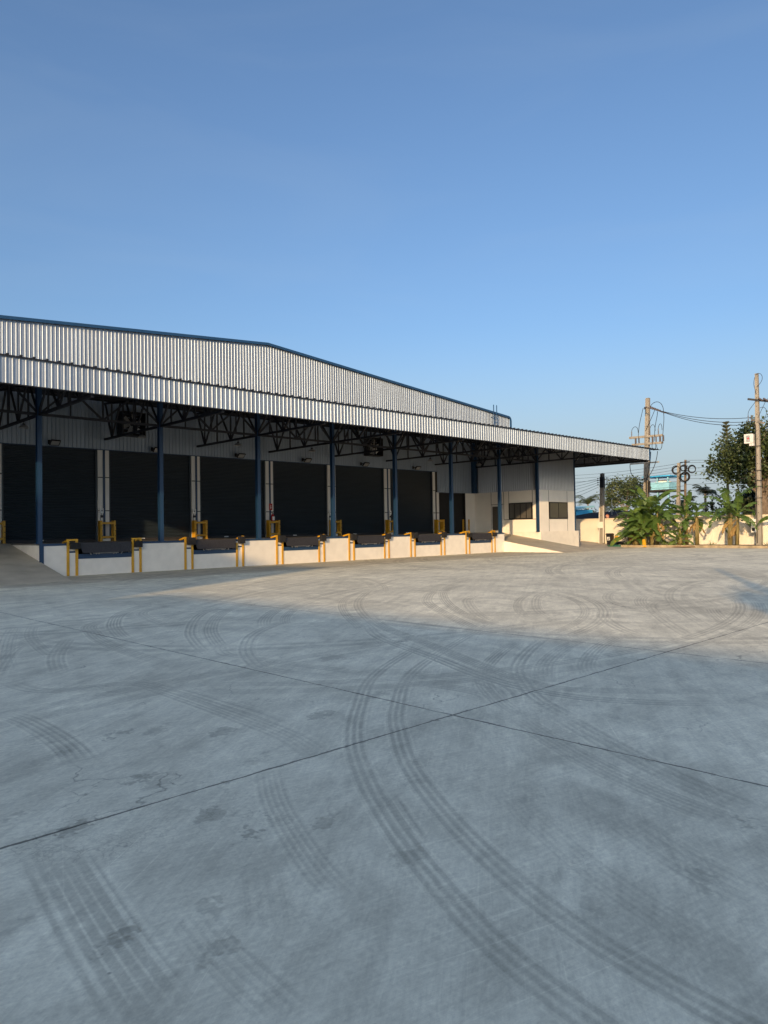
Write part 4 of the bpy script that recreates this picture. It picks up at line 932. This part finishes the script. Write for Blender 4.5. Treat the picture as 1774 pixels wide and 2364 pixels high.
# ------------------------------------------------------------------ plants
def rdir(rg):
    v=rg.normal(size=3); return v/np.linalg.norm(v)
def leaf_cloud(mb,pts,size,rg,mi=0,flat=.0,shape='oval'):
    """one bent leaf (two quads) at every point"""
    for p in pts:
        d=rdir(rg); d[2]*=.6; d/=np.linalg.norm(d); n=rdir(rg)+np.array((-.35,-.25,.55)); s=np.cross(d,n); s/=max(1e-6,np.linalg.norm(s)); n=np.cross(s,d)
        L_=size*rg.uniform(.65,1.25); W_=L_*rg.uniform(.30,.42)
        a=p-d*L_*.5; m=p+n*L_*.06; e=p+d*L_*.5-n*L_*.05
        o=len(mb.v)
        mb.v+=[tuple(a),tuple(m+s*W_),tuple(e),tuple(m-s*W_),tuple(m)]
        mb.f+=[(o,o+4,o+1),(o+1,o+4,o+2),(o,o+3,o+4),(o+3,o+2,o+4)]; mb.m+=[mi]*4
def crown_points(rg,blobs,clumps,per,spread):
    P=[];tips=[]
    tot=sum(b[1][0]*b[1][1]*b[1][2] for b in blobs)
    for c,r in blobs:
        k=max(2,int(clumps*r[0]*r[1]*r[2]/tot))
        for _ in range(k):
            d=rdir(rg); q=rg.uniform(.45,1.0)**.6
            t=np.array(c)+d*np.array(r)*q; tips.append(t)
            m=int(per*rg.uniform(.4,1.5))
            P.append(t+rg.normal(size=(m,3))*spread*rg.uniform(.6,1.2))
    return np.vstack(P),tips
def tree(name,base,h0,rad,blobs,clumps,per,spread,size,lm,bm,label,cat='tree',seed=1,group=None,limbs=14):
    rg=np.random.default_rng(seed); o=empty(name,base,label,cat,group)
    P,tips=crown_points(rg,blobs,clumps,per,spread)
    g=MB(); b=Vector(base); top=Vector((base[0]+rg.uniform(-.3,.3),base[1]+rg.uniform(-.3,.3),base[2]+h0))
    g.tube([tuple(b),tuple(b.lerp(top,.5)+Vector((.08,-.05,0))),tuple(top)],[rad*1.25,rad,rad*.72],9)
    for t in [tips[i] for i in rg.permutation(len(tips))[:limbs]]:
        s=b.lerp(top,rg.uniform(.75,1.0)); t=Vector(t); m=s.lerp(t,.5)+Vector((rg.uniform(-.4,.4),rg.uniform(-.4,.4),rg.uniform(.1,.7)))
        g.tube(bez([tuple(s),tuple(m),tuple(t)],7),[rad*.5*(1-.87*k/7) for k in range(8)],6)
        for _ in range(3):
            k=rg.uniform(.4,.9); s2=s.lerp(t,k); t2=t+Vector(rdir(rg))*rg.uniform(.4,1.2); g.tube([tuple(s2),tuple(s2.lerp(t2,.5)+Vector((0,0,.15))),tuple(t2)],[rad*.14,rad*.09,rad*.03],5)
    g.build('trunk',bm,o,smooth=True)
    g=MB(); leaf_cloud(g,P,size,rg); g.build('crown',lm,o); return o
# the big dark tree at the right, the spire beside it
tree('broadleaf_tree',(60,19.4,0),4.2,.34,[((60,19.0,7.3),(2.2,2.3,1.9)),((60,21.2,6.7),(1.6,1.5,1.9)),((60.3,17.6,7.4),(1.8,2.0,2.0)),((60,22.6,5.9),(1.1,1.0,.8)),((60,20.0,8.7),(1.0,1.2,.8)),((61,18.3,5.0),(1.6,1.6,1.3)),((60.5,20.9,5.4),(1.2,1.3,1.0)),((60.5,17.2,5.6),(1.2,1.5,1.2)),((60.5,22.4,7.2),(.9,.9,1.0)),((60.5,23.2,6.3),(.8,.7,.9)),((60,20.6,8.0),(1.3,1.2,1.2)),((60,17.8,9.0),(1.2,1.4,.9)),((59.5,19.9,5.2),(1.0,.9,.7))],
     280,60,.34,.24,'leaf_dk','bark','large dark green broad leaved tree behind the right hand pole',seed=5,limbs=22)
o=empty('conifer',(68,25.0,0),'slender pointed conifer rising left of the large dark tree','tree')
g=MB(); g.tube([(68,25,0),(68,25,6),(68,24.95,10.9)],[.16,.10,.02],7); g.build('trunk','bark',o)
g=MB(); rg=np.random.default_rng(11); z=5.6
while z<10.8:
    L0=1.45*(1-(z-4.0)/7.3)**.9+.12; nb=6
    for k in range(nb):
        a=2*PI*k/nb+rg.uniform(-.3,.3)+z; L_=L0*rg.uniform(.75,1.1)
        pr=Vector((68,25,z))
        for j in range(1,8):
            t=j/7; p=Vector((68+math.cos(a)*L_*t,25+math.sin(a)*L_*t,z+L_*(.28*t+.25*t*t)))
            g.tube([tuple(pr),tuple(p)],.035*(1.2-t*.5),3,cap=False)
            for q in range(3):
                aa=rg.uniform(0,2*PI); d=Vector((math.cos(aa)*.12,math.sin(aa)*.12,.12)); g.tube([tuple(p),tuple(p+d)],.022,3,cap=False)
            pr=p
    z+=.34
g.build('crown','leaf_pine',o)
tree('sparse_tree',(72,37.2,0),3.6,.10,[((72,37.9,5.3),(1.0,1.0,1.2)),((72,36.4,5.6),(1.2,1.2,1.1)),((72,35.4,4.9),(.9,.9,.9)),((72,38.7,4.7),(.7,.7,1.4))],130,34,.30,.22,'leaf_olive','bark_pale','sparse olive tree with pale branches behind the short capped pole',seed=21,limbs=16)
tree('sparse_tree',(76,42.0,0),3.0,.12,[((76,41.6,5.0),(.7,.6,1.5)),((76,41.3,4.0),(.5,.5,1.0))],34,22,.24,.17,'leaf_olive','bark_pale','thin straggly tree left of the sparse olive tree',seed=22,limbs=14)
def palm(name,base,h,n,L_,label,seed,cut=.0,lm='leaf_palm',width=.42):
    rg=np.random.default_rng(seed); o=empty(name,base,label,'palm tree'); b=Vector(base); t=b+Vector((rg.uniform(-.2,.2),rg.uniform(-.2,.2),h))
    g=MB(); g.tube([tuple(b),tuple(b.lerp(t,.5)),tuple(t)],[.17,.13,.11],8); g.build('trunk','bark_pale',o)
    g=MB()
    for k in range(n):
        a=2*PI*k/n+rg.uniform(-.25,.25); el=rg.uniform(.35,1.3); p=t.copy(); pr=p.copy(); N=15; ll=L_*rg.uniform(.8,1.1)
        for j in range(N):
            e=el-1.9*(j/N)**1.5; d=Vector((math.cos(a)*math.cos(e),math.sin(a)*math.cos(e),math.sin(e))); p=p+d*(ll/N)
            g.tube([tuple(pr),tuple(p)],.018*(1.3-j/N),3,cap=False); pr=p.copy()
            s=d.cross(Vector((0,0,1))); 
            if s.length<1e-3: s=Vector((1,0,0))
            s.normalize(); w_=width*math.sin(PI*min(1,(j+1.5)/(N+1)))**.7
            for sg in (-1,1):
                for q in range(2):
                    p0=p-d*(ll/N)*q*.5; e1=p0+s*sg*w_*rg.uniform(.8,1.1)+d*w_*.45-Vector((0,0,w_*rg.uniform(.25,.6)))
                    g.add([tuple(p0-d*.02),tuple(p0+d*.02),tuple((p0+e1)/2+d*.03),tuple(e1)],[(0,1,2),(0,2,3)])
    g.build('crown',lm,o); return o
palm('coconut_palm',(85,49.2,0),4.5,15,2.7,'coconut palm above the blue shed left of the short pole',31,width=.6)
palm('small_palm',(70,27.8,0),4.6,15,1.5,'small dark palm left of the large dark tree',33,lm='leaf_bush',width=.5)
palm('small_palm',(69,29.0,0),3.7,13,1.3,'lower dark palm between the coil pole and the large tree',34,lm='leaf_bush',width=.45)
def bush(name,c,r,n,size,label,seed,lm='leaf_bush',group='bushes beyond the boundary wall',cat='shrub',per=40):
    rg=np.random.default_rng(seed); o=empty(name,(c[0],c[1],0),label,cat,group)
    P,tips=crown_points(rg,[((c[0],c[1],c[2]),r)],n,per,.22)
    P=P[P[:,2]>.05]
    g=MB()
    for t in tips[:10]: g.tube([(c[0],c[1],0),tuple((t+np.array((c[0],c[1],.5)))/2),tuple(t)],[.05,.035,.012],5)
    g.build('stem','bark',o); g=MB(); leaf_cloud(g,P,size,rg); g.build('foliage',lm,o); return o
bush('dark_bush',(78,45.0,2.3),(1.5,2.6,1.5),40,.24,'dark bush behind the blue shed under the coconut palm',41)
bush('dark_bush',(76,39.5,2.0),(1.5,2.4,1.6),40,.24,'dark bush below the thin straggly tree',42)
bush('dark_bush',(77,35.0,2.0),(1.5,2.6,1.6),40,.24,'dark bush below the sparse olive tree',43)
bush('dark_bush',(72,30.8,2.3),(1.5,2.2,1.6),40,.24,'dark bush behind the left banana clump',44)
bush('dark_bush',(68,25.6,2.2),(1.6,2.0,1.9),50,.24,'dark bush behind the middle banana plant',45)
bush('dark_bush',(66.5,22.8,2.4),(1.4,1.7,2.2),50,.24,'dark bush at the foot of the large dark tree',46)
bush('dark_bush',(58,14.8,3.2),(1.2,1.8,1.8),50,.24,'dark bush right of the right hand pole, at the photo edge',47)
bush('dark_bush',(62,20.3,2.9),(1.2,2.0,1.5),45,.24,'dark bush behind the tall banana plant',49)
bush('dark_bush',(62,17.0,3.1),(1.2,1.7,1.6),40,.24,'dark bush behind the right hand pole above the blue house',50)
bush('low_shrub',(52.9,26.6,.75),(.35,.6,.6),26,.12,'low reddish shrub growing against the wall left of the banana clump',48,'leaf_bush','shrubs in the planting bed',per=22)

def banana_leaf(g,base,az,el,L_,W_,droop,rg,mi,torn=.3,pet=.16):
    p=Vector(base); N=22; cur=[]; e=el; a=az
    for j in range(N+1):
        t=j/N; cur.append((p.copy(),e,a)); d=Vector((math.cos(a)*math.cos(e),math.sin(a)*math.cos(e),math.sin(e)))
        p=p+d*(L_/N); e-=droop/N*(.35+1.5*t); a+=rg.normal()*.015
    g.tube([tuple(c[0]) for c in cur],[.030*(1.15-k/N) for k in range(N+1)],5,mi=2)
    k0=max(1,int(N*pet)); roll_=rg.normal()*.35
    hang=[rg.uniform(.15,.6),rg.uniform(.15,.6)]; gap=[0,0]
    for j in range(k0,N):
        t0=(j-k0)/(N-k0); t1=(j+1-k0)/(N-k0)
        wf=lambda t: W_*(math.sin(PI*min(1,.06+t*.94))**.55)*(1-.15*t) if t<1 else .01
        for si,sg in enumerate((-1,1)):
            if rg.random()<torn: hang[si]=min(1.35,max(0,.35+rg.normal()*.35)); gap[si]=rg.uniform(.25,.9) if rg.random()<.6 else .1
            quad=[]
            for (q,ee,aa),tt in ((cur[j],t0),(cur[j+1],t1)):
                d=Vector((math.cos(aa)*math.cos(ee),math.sin(aa)*math.cos(ee),math.sin(ee))); s=Vector((math.sin(aa),-math.cos(aa),0)); u=s.cross(d)
                if u.z<0: u=-u
                s=s*math.cos(roll_)+u*math.sin(roll_)
                o_=s*sg*math.cos(hang[si])-u*math.sin(hang[si])-Vector((0,0,.12*hang[si]))
                quad.append((q,q+o_*wf(tt)*.55+u*.02,q+o_*wf(tt)+d*wf(tt)*.12,d))
            (a0,m0,e0,d0),(a1,m1,e1,d1)=quad
            e1=e1.lerp(e0,gap[si]*.75); m1=m1.lerp(m0,gap[si]*.4); gap[si]*=.4
            g.add([tuple(a0),tuple(m0),tuple(e0),tuple(a1),tuple(m1),tuple(e1)],[(0,3,4,1),(1,4,5,2)],mi)
def banana(base,stems,label,seed,low=0,torn=.3,dead=4):
    rg=np.random.default_rng(seed); o=empty('banana_plant',base,label,'banana plant','banana plants along the wall')
    f=MB(); dd=MB()
    for (dx,dy,h,n,L_) in stems:
        b=Vector((base[0]+dx,base[1]+dy,base[2])); t=b+Vector((rg.normal()*.08,rg.normal()*.12,h))
        g=MB(); g.tube([tuple(b),tuple(b.lerp(t,.4)),tuple(b.lerp(t,.8)),tuple(t)],[.125,.11,.08,.055],9)
        for k in range(5):
            a=rg.uniform(0,6.28); g.tube([tuple(b+Vector((math.cos(a)*.12,math.sin(a)*.12,0))),tuple(b.lerp(t,.5)+Vector((math.cos(a)*.13,math.sin(a)*.13,0))),tuple(b.lerp(t,.85)+Vector((math.cos(a)*.1,math.sin(a)*.1,0)))],[.04,.035,.02],5)
        g.build('stem','banana_stem',o,smooth=True)
        a0=rg.uniform(0,6.28)
        for k in range(n):
            az=a0+k*2.4+rg.normal()*.2; q=k/max(1,n-1)
            el=.0+1.18*q+rg.normal()*.12; dr=1.75-.75*q+rg.normal()*.2
            banana_leaf(f,tuple(t+Vector((0,0,-.45*(1-q)))),az,el,L_*rg.uniform(.85,1.1),L_*rg.uniform(.125,.165),dr,rg,0 if rg.random()<.85 else 1,torn)
        for k in range(dead):
            az=rg.uniform(0,6.28); banana_leaf(dd,tuple(b.lerp(t,rg.uniform(.5,.85))),az,-.5,h*.55*rg.uniform(.6,1),.12,1.2,rg,0,.6)
    f.build('foliage',['banana','banana_y','banana_y'],o)
    if dd.v: dd.build('dead_leaf',['leaf_dead','leaf_dead','leaf_dead'],o)
    return o
banana((52.5,25.2,.15),[(0,.55,2.3,12,2.3),(.3,-.1,2.9,12,2.4),(-.2,-.75,2.5,12,2.3),(-.5,.25,1.3,10,2.0),(-.5,-.5,1.0,10,1.9),(-.3,1.0,1.1,10,1.9),(-.4,0,1.8,11,2.1),(-.6,.6,.7,8,1.6)],'large banana clump with many broad leaves beside the bin',51,torn=.32)
banana((52.6,22.5,.15),[(-.4,.1,.6,9,1.3),(.2,-.1,2.3,9,2.1),(-.2,.3,.4,7,1.1),(.25,-.8,2.4,7,2.0),(-.3,.1,1.2,6,1.5)],'middle banana plant with low bushy suckers',52,torn=.45)
banana((52.6,19.2,.15),[(0,.1,2.6,11,2.6),(.2,-.3,2.2,8,2.1)],'tall banana plant with bare brown stems near the right pole',53,torn=.5,dead=6)
banana((52.8,15.6,.15),[(0,0,2.0,9,2.1)],'banana plant mostly beyond the right edge of the photo',54,torn=.35)
def grass_tuft(c,label,seed):
    rg=np.random.default_rng(seed); g=MB()
    for k in range(26):
        a=rg.uniform(0,6.28); L_=rg.uniform(.25,.75); p=Vector((c[0]+rg.normal()*.08,c[1]+rg.normal()*.12,c[2])); pr=p
        e=rg.uniform(.9,1.4)
        pts=[p]
        for j in range(5): e-=.32*rg.uniform(.4,1.3); p=p+Vector((math.cos(a)*math.cos(e),math.sin(a)*math.cos(e),math.sin(e)))*L_/5; pts.append(p)
        for j in range(5):
            s=Vector((math.sin(a),-math.cos(a),0))*.012*(1-j/5.5); s2=Vector((math.sin(a),-math.cos(a),0))*.012*(1-(j+1)/5.5)
            g.add([tuple(pts[j]-s),tuple(pts[j]+s),tuple(pts[j+1]+s2),tuple(pts[j+1]-s2)],[(0,1,2,3)])
    tag(g.build('grass_tuft','banana_y',org=c),label,'grass tuft','grass tufts in the planting bed')
grass_tuft((52.8,20.6,.15),'grass tuft left of the tall banana plant',61); grass_tuft((52.6,27.3,.15),'thin green shoots beside the black rubbish bag',62); grass_tuft((53.0,17.0,.15),'grass tuft right of the right hand pole base',63)

# ------------------------------------------------------------------ bin, bag, net and bits by the wall
o=empty('wheelie_bin',(53.0,28.63,.05),'black wheelie bin with a white sticker beside the short pole','bin')
g=MB(); zb=.03
def ring(hx,hy,z): return [(53+sx*hx,28.63+sy*hy,z) for sx,sy in ((-1,-1),(1,-1),(1,1),(-1,1))]
g.hexa(ring(.17,.18,zb)+ring(.215,.225,.93)); g.box(52.76,53.24,28.39,28.87,.91,.95); g.build('body','black',o)
g=MB(); g.prism([(52.75,.955),(53.27,.955),(53.25,1.0),(52.95,1.04),(52.78,1.0)],'y',28.38,28.88); g.build('lid','black',o)
g=MB()
for y in (28.42,28.80): g.tube([(53.19,y,.11),(53.19,y+.05,.11)],.10,12)
g.build('wheel','rubber',o)
g=MB(); 
def fx(z): return 52.83-.045*(z-zb)/.9-.004
for (ya,yb,za,zb_) in ((28.53,28.78,.68,.74),(28.72,28.78,.55,.68),(28.53,28.59,.48,.64),(28.53,28.78,.48,.52),(28.61,28.70,.58,.63)):
    g.hexa([(fx(za)-.003,ya,za),(fx(za)+.01,ya,za),(fx(za)+.01,yb,za),(fx(za)-.003,yb,za),(fx(zb_)-.003,ya,zb_),(fx(zb_)+.01,ya,zb_),(fx(zb_)+.01,yb,zb_),(fx(zb_)-.003,yb,zb_)])
g.build('sticker','white_paint',o)
g=MB(); g.bar((53.3,28.33,.06),(53.38,28.26,.86),.04,.26); tag(g.build('orange_board','yellow',org=(53.38,28.3,.06)),'narrow orange board leaning behind the black bin','board')
def lump(name,c,rx,ry,rz,mat_,label,cat,seed,n=26,amp=.22):
    rg=np.random.default_rng(seed); g=MB(); ph=rg.uniform(0,6.28,8); fr=rg.integers(2,7,8)
    vs=[];m=14
    for i in range(m+1):
        th=PI/2*i/m
        for j in range(n):
            a=2*PI*j/n; d=1+amp*sum(math.sin(fr[k]*a+ph[k]+th*fr[k])/ (k+1.5) for k in range(6))*math.sin(th)**.3
            vs.append((c[0]+rx*math.sin(th)*math.cos(a)*d,c[1]+ry*math.sin(th)*math.sin(a)*d,c[2]+rz*math.cos(th)*(1+amp*.6*math.sin(3*a+5*th+ph[0]))))
    fs=[(i*n+j,i*n+(j+1)%n,(i+1)*n+(j+1)%n,(i+1)*n+j) for i in range(m) for j in range(n)]
    g.add(vs,fs); tag(g.build(name,mat_,smooth=True,org=c),label,cat)
lump('rubbish_bag',(52.7,27.75,.02),.30,.55,.34,'bag','shiny black rubbish bag slumped right of the bin','bag',71)
lump('net_pile',(51.6,27.2,.02),.45,.95,.13,'net','flat heap of green netting on the ground before the bag','netting',72,amp=.3)
g=MB(); g.hexa([(50.62,24.45,.02),(50.66,24.75,.02),(50.95,24.9,.55),(50.95,24.7,.60),(50.60,24.46,.04),(50.64,24.77,.04),(50.93,24.92,.57),(50.93,24.7,.62)]); tag(g.build('dry_leaf','yellow',org=(50.7,24.6,0)),'bright orange dry leaf hanging over the kerb below the large banana clump','leaf')
g=MB(); g.prism([(22.6,.02),(22.3,.10),(21.0,.13),(20.9,.08),(22.2,.03)],'x',50.50,50.64); tag(g.build('wood_plank','wood',org=(50.57,21.8,0)),'weathered plank lying along the kerb below the middle banana plant','plank')
# ------------------------------------------------------------------ what stands behind the photographer and shades the yard
o=empty('factory_building',(-50,-40,0),'pale factory block behind the photographer, long low part','building')
g=MB(); g.box(-60,-40,-95,-7.9,-.02,14.4); g.build('wall','factory',o); g=MB(); g.box(-60.2,-39.98,-95.1,-7.89,14.4,14.55); g.build('roof','roof_dk',o)
for k in range(9):
    g=MB(); g.box(-40,-39.97,-92+k*9,-87+k*9,1.2,3.0); g.build('window','glass',o)
o=empty('factory_building',(-50,20,0),'pale factory block behind the photographer, tall part','building')
g=MB(); g.box(-60,-40,-7.1,60,-.02,17.6); g.build('wall','factory',o); g=MB(); g.box(-60.2,-39.98,-7.15,60.1,17.6,17.75); g.build('roof','roof_dk',o)
for k in range(4):
    g=MB(); g.box(-40,-39.96,-3+k*12,2+k*12,0,4.2); g.build('door','shutter',o)
tree('shade_tree',(-9.0,-8.4,0),4.6,.2,[((-9.0,-8.4,7.4),(.9,.9,.9)),((-9.3,-9.6,7.0),(.8,.8,.6))],30,40,.28,.22,'leaf_dk','bark','leafy tree behind the photographer',seed=81,limbs=12)
pole('street_pole',(-10.2,-9.1,0),(-10.2,-9.1,11.0),.22,.14,'concrete','tall pole behind the photographer',cat='pole')
